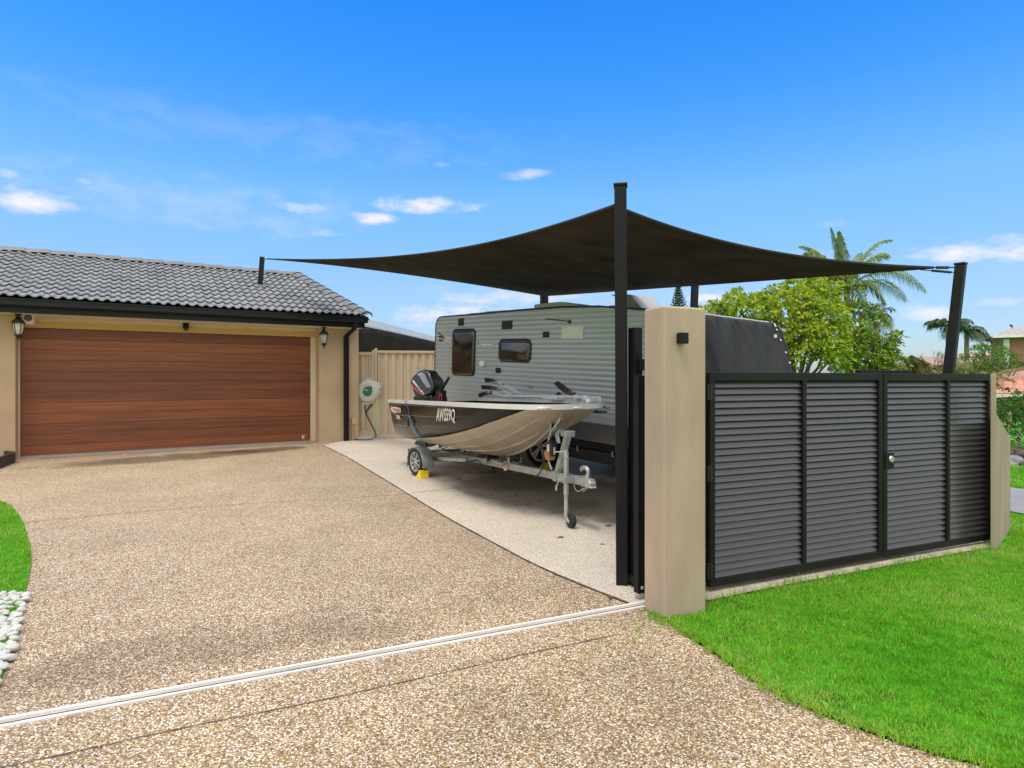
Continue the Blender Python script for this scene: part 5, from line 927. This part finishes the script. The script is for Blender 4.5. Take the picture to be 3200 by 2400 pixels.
c = P3(3090,1176,24); b = MB(); limbs(b, (c.x, 24, -1.64), tr, .12, .5); b.build('trunk', BARK2, t, smooth=60)
t = thing('bare_tree', 'leafless twiggy tree standing over the gabled roof', 'tree', (P3(2890,1176,38).x, 38, -1.64)); b = MB(); rt = random.Random(5)
def twig(p, d, L, r, k):
    q = p+d*L; b.tube([p, p.lerp(q, .5)+Vector((rt.uniform(-.05,.05),0,.03)), q], [r, r*.8, r*.6], 5)
    if k:
        for _ in range(3): twig(q, (d+Vector((rt.uniform(-.7,.7), rt.uniform(-.5,.5), rt.uniform(-.1,.5)))).normalized(), L*.62, r*.55, k-1)
twig(Vector((0,0,0)), Vector((.05,0,1)), 2.0, .07, 4); b.build('branches', mat('grey_bark', (.20,.18,.16), .9, var=.2), t, smooth=60)
# norfolk pine far off
c = P3(2120,890,60); t = thing('norfolk_pine', 'small far norfolk pine tip seen beside the thin sail post', 'pine tree', (c.x, 60, -1.6)); H = c.z+1.6; b = MB(); b.tube([(0,0,0),(0,0,H)], [.25,.03], 8); b.build('trunk', BARK2, t, smooth=60); b = MB()
for k in range(22):
    z_ = H*(.55+.44*k/21); r_ = (H-z_)*.30+.12
    for j in range(7):
        a = j*2*math.pi/7+k*.5; e = Vector((r_*math.cos(a), r_*math.sin(a), z_+.22*r_)); s_ = Vector((0,0,z_)); b.tube([s_, s_.lerp(e,.5)-Vector((0,0,.03)), e], [.04,.05,.02], 4)
        for q in range(6):
            p = s_.lerp(e, .3+.7*q/5); b.tube([p, p+Vector((random.uniform(-.12,.12), random.uniform(-.12,.12), random.uniform(.05,.28)))], [.035,.012], 4)
b.build('crown', leafmat('pine_needle', [(.02,.05,.02),(.035,.07,.03)], .6, .1), t)
# houses
def brickmat(name, c1, c2, mo):
    m = bpy.data.materials.new(name); m.use_nodes = True; n, l = nt(m); bs = n['Principled BSDF']; tc = n.new('ShaderNodeTexCoord'); mp = n.new('ShaderNodeMapping'); mp.inputs['Rotation'].default_value = (R(90),0,0); l.new(tc.outputs['Object'], mp.inputs[0]); bk = n.new('ShaderNodeTexBrick'); l.new(mp.outputs[0], bk.inputs[0]); bk.inputs['Scale'].default_value = 1; bk.inputs['Brick Width'].default_value = .24; bk.inputs['Row Height'].default_value = .086; bk.inputs['Mortar Size'].default_value = .008
    bk.inputs['Color1'].default_value = (*c1,1); bk.inputs['Color2'].default_value = (*c2,1); bk.inputs['Mortar'].default_value = (*mo,1); l.new(bk.outputs[0], bs.inputs[0]); bs.inputs['Roughness'].default_value = .9; return m
BRK = brickmat('pink_brick', (.40,.17,.12), (.30,.12,.08), (.38,.25,.20)); BRK2 = brickmat('brown_brick', (.25,.15,.10), (.17,.095,.07), (.30,.24,.19))
def tileroof(name, col, sc):
    m = bpy.data.materials.new(name); m.use_nodes = True; n, l = nt(m); bs = n['Principled BSDF']; tc = n.new('ShaderNodeTexCoord'); s = n.new('ShaderNodeSeparateXYZ'); l.new(tc.outputs['Object'], s.inputs[0]); p1 = mth(n, l, 'FRACT', mth(n, l, 'MULTIPLY', s.outputs[0], sc)); p2 = mth(n, l, 'FRACT', mth(n, l, 'MULTIPLY', s.outputs[1], sc))
    nz = noise(n, l, tc.outputs['Object'], 3., 5); hgt = mth(n, l, 'ADD', mth(n, l, 'MULTIPLY', mth(n, l, 'SINE', mth(n, l, 'MULTIPLY', p1, 6.283)), .5), mth(n, l, 'MULTIPLY', p2, -1.6)); bp = n.new('ShaderNodeBump'); bp.inputs['Strength'].default_value = 1.; bp.inputs['Distance'].default_value = .08; l.new(hgt, bp.inputs['Height']); l.new(bp.outputs[0], bs.inputs['Normal'])
    j = mth(n, l, 'LESS_THAN', p2, .14); c = mixc(n, l, nz, tuple(x*.75 for x in col), tuple(min(1, x*1.25) for x in col)); l.new(mixc(n, l, mth(n, l, 'MULTIPLY', j, .5), c, tuple(x*.4 for x in col)), bs.inputs[0]); bs.inputs['Roughness'].default_value = .8; return m
WHT = mat('white_paint', (.74,.73,.70), .6, var=.05)
t = thing('pink_roofed_house', 'low brick house with pink tiled roof at the right edge beyond the lawn', 'house', (17.1,24,-1.64), R(-33))
b = MB(); b.box((.6,.6,-.2), (13,11,2.36)); b.build('wall', BRK2, t)
b = MB(); A_, B_, C_, D_, E_, F_ = (0,0,2.39),(13.6,0,2.39),(6.4,3.2,4.0),(13.6,3.2,4.0),(0,11.5,2.39),(13.6,11.5,2.39); G_ = (6.4,8,4.0); H_ = (13.6,8,4.0); b.add([A_,B_,C_,D_,E_,F_,G_,H_], [(0,1,3,2),(0,2,6,4),(2,3,7,6),(4,6,7,5)]); rf = b.build('roof', tileroof('pink_tile', (.60,.27,.18), 3.0), t); so_ = rf.modifiers.new('Solidify','SOLIDIFY'); so_.thickness = .06
b = MB(); b.bar((-.02,-.02,2.38), (6.4,3.18,4.03), .20, .10); b.build('hip_cap', mat('pink_cap', (.62,.36,.28), .8, var=.15), rf)
b = MB(); b.box((-.1,-.12,2.22), (13.6,-.01,2.36)); b.box((-.12,-.12,2.22), (-.01,11.5,2.36)); b.build('gutter', WHT, t)
b = MB(); b.box((.7,.50,.0), (.80,.59,2.25)); b.box((.66,-.1,2.0),(.84,.10,2.215)); b.build('downpipe', WHT, t)
for x_ in (2.2, 6.2):
    b = MB(); b.box((x_,.54,.9), (x_+1.6,.599,2.0)); wn_ = b.build('window', WHT, t); b = MB(); b.box((x_+.06,.52,.96), (x_+1.54,.5395,1.94)); b.build('pane', PANE, wn_)
t = thing('brick_house', 'two storey pink brick house with grey tiled gable roof behind the spreading tree', 'house', (32.5,40,-1.64), R(-33))
b = MB(); b.box((0,0,-.2), (12,5.5,5.75)); b.build('wall', BRK, t)
b = MB(); b.add([(-.45,-.5,5.72),(12.5,-.6,5.80),(.85,2.3,6.42),(12.5,2.3,6.5),(-.45,6,5.72),(12.5,6,5.8),(.85,3.2,6.42),(12.5,3.2,6.5)], [(0,1,3,2),(0,2,6,4),(2,3,7,6),(4,6,7,5)]); rf = b.build('roof', tileroof('grey_buff_tile', (.42,.38,.32), 2.6), t); rf.modifiers.new('Solidify','SOLIDIFY').thickness = .07
b = MB(); b.box((-.5,-.64,5.58), (12.5,-.52,5.74)); b.build('gutter', WHT, t); b = MB(); b.box((.12,-.12,.0), (.42,-.01,5.5)); b.build('downpipe', WHT, t)
b = MB(); b.tube([(.85,2.3,6.42),(.8,2.25,6.54),(.7,2.2,6.56)], .06, 6); b.build('ridge_end', DRK, t)
for x_ in (4., 8.):
    b = MB(); b.box((x_,-.06,3.6), (x_+1.5,-.001,4.9)); wn_ = b.build('window', WHT, t); b = MB(); b.box((x_+.07,-.08,3.67), (x_+1.43,-.0605,4.83)); b.build('pane', PANE, wn_)
t = thing('gabled_house', 'distant house with pinkish brown gabled roof left of the leaning sail post', 'house', (28.8,45,-1.64), R(-30))
b = MB(); b.box((.2,.4,-.2), (2.0,6,3.9)); b.box((2.0,2,-.2), (9,8,3.9)); b.build('wall', mat('tan_brick_far', (.30,.22,.16), .9, var=.2, vscale=8), t)
b = MB(); b.add([(-.35,0,3.95),(.9,0,4.62),(2.1,0,3.95),(-.35,5,3.95),(.9,5,4.62),(2.1,5,3.95)], [(0,1,4,3),(1,2,5,4)]); b.add([(.9,4.9,4.62),(9.3,4.9,4.62),(1.6,1.6,3.9),(9.3,1.6,3.9),(.9,8.4,3.9),(9.3,8.4,3.9)], [(0,1,3,2),(0,1,5,4)]); rf = b.build('roof', tileroof('brown_pink_tile', (.42,.27,.20), 2.2), t); rf.modifiers.new('Solidify','SOLIDIFY').thickness = .06
b = MB(); b.add([(-.2,.4,3.88),(.9,.4,4.5),(1.95,.4,3.88)], [(0,1,2)]); b.build('gable', mat('gable_board', (.36,.28,.21), .8, var=.1), t); b = MB(); b.bar((-.40,-.05,3.92),(.9,-.05,4.62),.05,.10,(0,1,0)); b.bar((2.15,-.05,3.92),(.9,-.05,4.62),.05,.10,(0,1,0)); b.build('bargeboard', mat('fawn_board', (.50,.40,.32), .7, var=.1), t)
t = thing('far_roof_house', 'far house showing a strip of pale orange roof right of the leaning post', 'house', (36.2,48,-1.45), R(-33))
b = MB(); b.box((.3,.3,-.2),(6,6,3.4)); b.build('wall', BRK2, t); b = MB(); b.add([(-.2,-.2,3.35),(6.3,-.2,3.35),(-.2,3,4.75),(6.3,3,4.75),(-.2,6.3,3.35),(6.3,6.3,3.35)], [(0,1,3,2),(2,3,5,4)]); rf = b.build('roof', tileroof('orange_tile', (.62,.36,.22), 2.2), t); rf.modifiers.new('Solidify','SOLIDIFY').thickness = .06
# garden bed: soil, rocks, shrub, agave, flowers, low fence
b = MB(); b.grid(lambda u, v: (lerp(lerp(7.75,8.6,v), lerp(11.5,13,v), u), lerp(lerp(9.55,12.2,v), lerp(8.2,10.8,v), u), .02+.12*math.sin(math.pi*u)*math.sin(math.pi*v)), 24, 12); b.build('garden_soil', mat('dark_mulch', (.10,.062,.042), .95, var=.5, vscale=18, bump=.8, bscale=50))['kind'] = 'structure'
RK = mat('grey_rock', (.20,.20,.21), .85, var=.4, vscale=9, bump=.6, bscale=25)
def rock(x, y, r_, lab, sd):
    rr = random.Random(sd); bm = bmesh.new(); bmesh.ops.create_icosphere(bm, subdivisions=3, radius=1)
    for v in bm.verts: k = 1+.25*math.sin(2.3*v.co.x+sd)+.2*math.cos(3.1*v.co.y+sd*2)*math.sin(2*v.co.z); v.co = Vector((v.co.x*r_*1.5*k, v.co.y*r_*k, v.co.z*r_*.75*k))+Vector((rr.uniform(-.006,.006),)*3)
    me = bpy.data.meshes.new('rock'); bm.to_mesh(me); bm.free(); me.materials.append(RK); o = link('garden_rock', me, loc=(x, y, r_*.35), rotz=sd*1.3); tag(o, lab, 'rock', 'grey rocks edging the garden bed')
rock(7.82,9.42,.13,'dark grey rock beside the end wall, leftmost of the bed edging',1); rock(8.12,9.25,.10,'small angular grey rock in the middle of the bed edging',2); rock(8.38,9.08,.15,'large grey rock at the right edge of the photo',3)
SH = leafmat('shrub_leaf', [(.03,.10,.012),(.06,.16,.02),(.10,.23,.03),(.05,.13,.015)], .45, .3)
def shrub(x, y, blobs, lab, name='shrub'):
    t = thing(name, lab, 'shrub', (x, y, 0)); crown_mesh('foliage', blobs, 700, .06, .035, SH, t, droop=.15, compound=6, rach=.12); b = MB(); limbs(b, (0,0,0), blobs, .03, .5); b.build('stem', BARK2, t, smooth=60)
shrub(9.35,11.2,[((-.15,0,.55),.42),((.3,.2,.75),.40),((.1,-.1,.3),.35),((.65,.1,.5),.40)],'bushy green shrub in the garden bed beside the end wall')
shrub(10.3,10.5,[((0,0,.35),.35),((.3,.1,.5),.35)],'green shrub at the right edge behind the agave')
t = thing('agave', 'spiky bright green agave rosette at the right edge of the bed', 'plant', (8.62,9.95,.10)); b = MB()
for k in range(34):
    a = k*2.4; el_ = R(12+62*(k/34)); d = Vector((math.cos(a)*math.cos(el_), math.sin(a)*math.cos(el_), math.sin(el_))); s_ = Vector((-math.sin(a), math.cos(a), 0)); L = .46; p0 = Vector((0,0,.03)); b.add([p0-s_*.02, p0+s_*.02, p0+d*L*.45+s_*.035+Vector((0,0,.01)), p0+d*L-Vector((0,0,.03)), p0+d*L*.45-s_*.035+Vector((0,0,.01))], [(0,1,2,3,4)])
b.build('leaves', leafmat('agave_leaf', [(.10,.24,.05),(.16,.32,.07),(.22,.38,.10)], .45, .2), t)
t = thing('flowering_plant', 'low plant with small cream flowers beside the end wall', 'plant', (8.35,10.35,.05)); crown_mesh('foliage', [((0,0,.12),.22),((.2,.05,.10),.18)], 900, .04, .022, SH, t, droop=.1, compound=5, rach=.08); b = MB()
for _ in range(16):
    p = Vector((random.uniform(-.18,.3), random.uniform(-.2,.15), random.uniform(.26,.36)))
    for k in range(5): a = k*1.2566; b.add([p, p+Vector((.022*math.cos(a-.4), .022*math.sin(a-.4), .006)), p+Vector((.034*math.cos(a), .034*math.sin(a), .01)), p+Vector((.022*math.cos(a+.4), .022*math.sin(a+.4), .006))], [(0,1,2,3)])
b.build('flowers', mat('cream_petal', (.80,.76,.45), .6, var=.05), t)
t = thing('wire_fence', 'low dark wire fence with timber posts behind the garden bed', 'fence', (13.35,16.2,0), R(-8))
for x_ in (-2.6, .02, 2.6):
    b = MB(); b.box((x_-.045,-.045,-.1), (x_+.045,.045,.44)); b.build('post', mat('timber_post', (.34,.24,.15), .85, var=.25, vscale=10), t)
b = MB(); b.box((-2.6,-.015,.355),(2.6,.015,.39)); b.box((-2.6,-.015,.05),(2.6,.015,.08)); 
for i in range(70): b.box((-2.58+i*.0745,-.006,.08),(-2.568+i*.0745,.006,.355))
b.build('wire_panel', BLK, t)
SKYR = [(0,(.95,1.08,1.42)),(.08,(1.15,1.25,1.5)),(.14,(1.5,1.5,1.58)),(.28,(1.75,2.1,2.12)),(.42,(.80,1.95,2.6)),(.55,(.42,1.75,2.9))]; CLG=9.8; BKG=19.; EXPO=0.1
# ------------------------------------------------------------------ sky, sun, camera
w = bpy.data.worlds.new('World'); SC.world = w; w.use_nodes = True; n, l = w.node_tree.nodes, w.node_tree.links
SUN_EL, SUN_AZ = R(69), R(205)      # azimuth clockwise from +Y: high, behind the camera, slightly left
sky = n.new('ShaderNodeTexSky'); sky.sky_type = 'NISHITA'; sky.sun_disc = False; sky.sun_elevation = SUN_EL; sky.sun_rotation = SUN_AZ; sky.air_density = 1.0; sky.dust_density = .6; sky.ozone_density = 2.5
hs = n.new('ShaderNodeHueSaturation'); hs.inputs['Saturation'].default_value = 1.22; hs.inputs['Value'].default_value = 1.; l.new(sky.outputs[0], hs.inputs['Color'])
tc = n.new('ShaderNodeTexCoord'); D = tc.outputs['Generated']; s = n.new('ShaderNodeSeparateXYZ'); l.new(D, s.inputs[0]); dx, dy, dz = s.outputs
az = mth(n, l, 'ARCTAN2', dx, dy); el = mth(n, l, 'ARCSINE', dz)
cv = n.new('ShaderNodeCombineXYZ'); l.new(mth(n, l, 'MULTIPLY', az, 14), cv.inputs[0]); l.new(mth(n, l, 'MULTIPLY', el, 34), cv.inputs[1])
n1 = noise(n, l, cv.outputs[0], 1.1, 7, .6)
def ang(px, py):
    x = (px-1600)/1881; return math.atan(x), math.atan((1176-py)/1881/math.sqrt(1+x*x))
CL = [(110,628,150,30,1.),(20,540,40,12,.5),(925,648,75,15,.85),(1330,645,150,22,1.1),(1170,682,70,15,.9),(1040,730,75,12,.45),(1640,545,70,14,.6),(1385,515,30,8,.3),(3070,785,230,30,1.1),(2880,975,130,22,.85),(1420,985,170,26,1.),(1600,930,210,17,.75),
      (2210,935,75,16,.9),(3130,945,110,12,.5),(260,565,30,10,.4),(620,640,520,70,.20),(900,420,700,60,.10),(1900,900,600,60,.18),(1480,1015,240,12,.4),(2600,700,60,10,.2),(2560,800,90,22,.35)]
mx = None
for (px, py, wx, wy, a) in CL:
    a0, e0 = ang(px, py); a1, _ = ang(px+wx*1.12, py); _, e1 = ang(px, py-wy*1.35)
    p = mth(n, l, 'DIVIDE', mth(n, l, 'SUBTRACT', az, a0), a1-a0); q = mth(n, l, 'DIVIDE', mth(n, l, 'SUBTRACT', el, e0), e1-e0)
    d = mth(n, l, 'ADD', mth(n, l, 'MULTIPLY', p, p), mth(n, l, 'MULTIPLY', q, q)); d = mth(n, l, 'ADD', d, mth(n, l, 'MULTIPLY_ADD', n1, 5.0, -2.4))
    f = mth(n, l, 'MULTIPLY', sstep(n, l, d, 1.4, -.9), a*.95); mx = f if mx is None else mth(n, l, 'MAXIMUM', mx, f)
mx = mth(n, l, 'MINIMUM', mx, 1.)
bank = mth(n, l, 'MAXIMUM', sstep(n, l, dz, .64, .80), sstep(n, l, dy, .30, -.05)); n2 = noise(n, l, D, 2.6, 6, .6)
bank = mth(n, l, 'MULTIPLY', bank, mth(n, l, 'MULTIPLY_ADD', n2, .5, .62)); bank = mth(n, l, 'MINIMUM', mth(n, l, 'MULTIPLY', bank, sstep(n, l, dz, -.02, .05)), 1.)
sc = n.new('ShaderNodeVectorMath'); sc.operation = 'MULTIPLY'; l.new(hs.outputs[0], sc.inputs[0]); gr = ramp(n, SKYR); l.new(dz, gr.inputs[0]); l.new(gr.outputs[0], sc.inputs[1])
c = mixc(n, l, mx, sc.outputs[0], (CLG*1.0, CLG*.93, CLG*1.0)); kb = mth(n, l, 'MULTIPLY_ADD', mth(n, l, 'MAXIMUM', dz, 0.), .75, .38); bc = n.new('ShaderNodeCombineColor'); [l.new(mth(n, l, 'MULTIPLY', kb, BKG*q), bc.inputs[i]) for i, q in enumerate((1, .98, .95))]; c = mixc(n, l, bank, c, bc.outputs[0])
bg = n['Background']; l.new(c, bg.inputs[0]); bg.inputs[1].default_value = .1
sl = bpy.data.lights.new('sun', 'SUN'); sl.energy = 1.9; sl.angle = R(14); sl.color = (1, .93, .82); so = bpy.data.objects.new('sun', sl); COL.objects.link(so)
dirv = Vector((math.sin(SUN_AZ)*math.cos(SUN_EL), math.cos(SUN_AZ)*math.cos(SUN_EL), math.sin(SUN_EL))); so.rotation_euler = dirv.to_track_quat('Z', 'Y').to_euler(); so.location = dirv*30
cd = bpy.data.cameras.new('camera'); cam = bpy.data.objects.new('camera', cd); COL.objects.link(cam); cam.location = (0,0,1.4); cam.rotation_euler = (R(90),0,0); cd.sensor_width = 36; cd.lens = 1881/3200*36; cd.shift_y = -24/3200; cd.clip_end = 3000; SC.camera = cam
SC.view_settings.view_transform = 'Standard'; SC.view_settings.look = 'None'; SC.view_settings.gamma = 1; SC.view_settings.exposure = EXPO
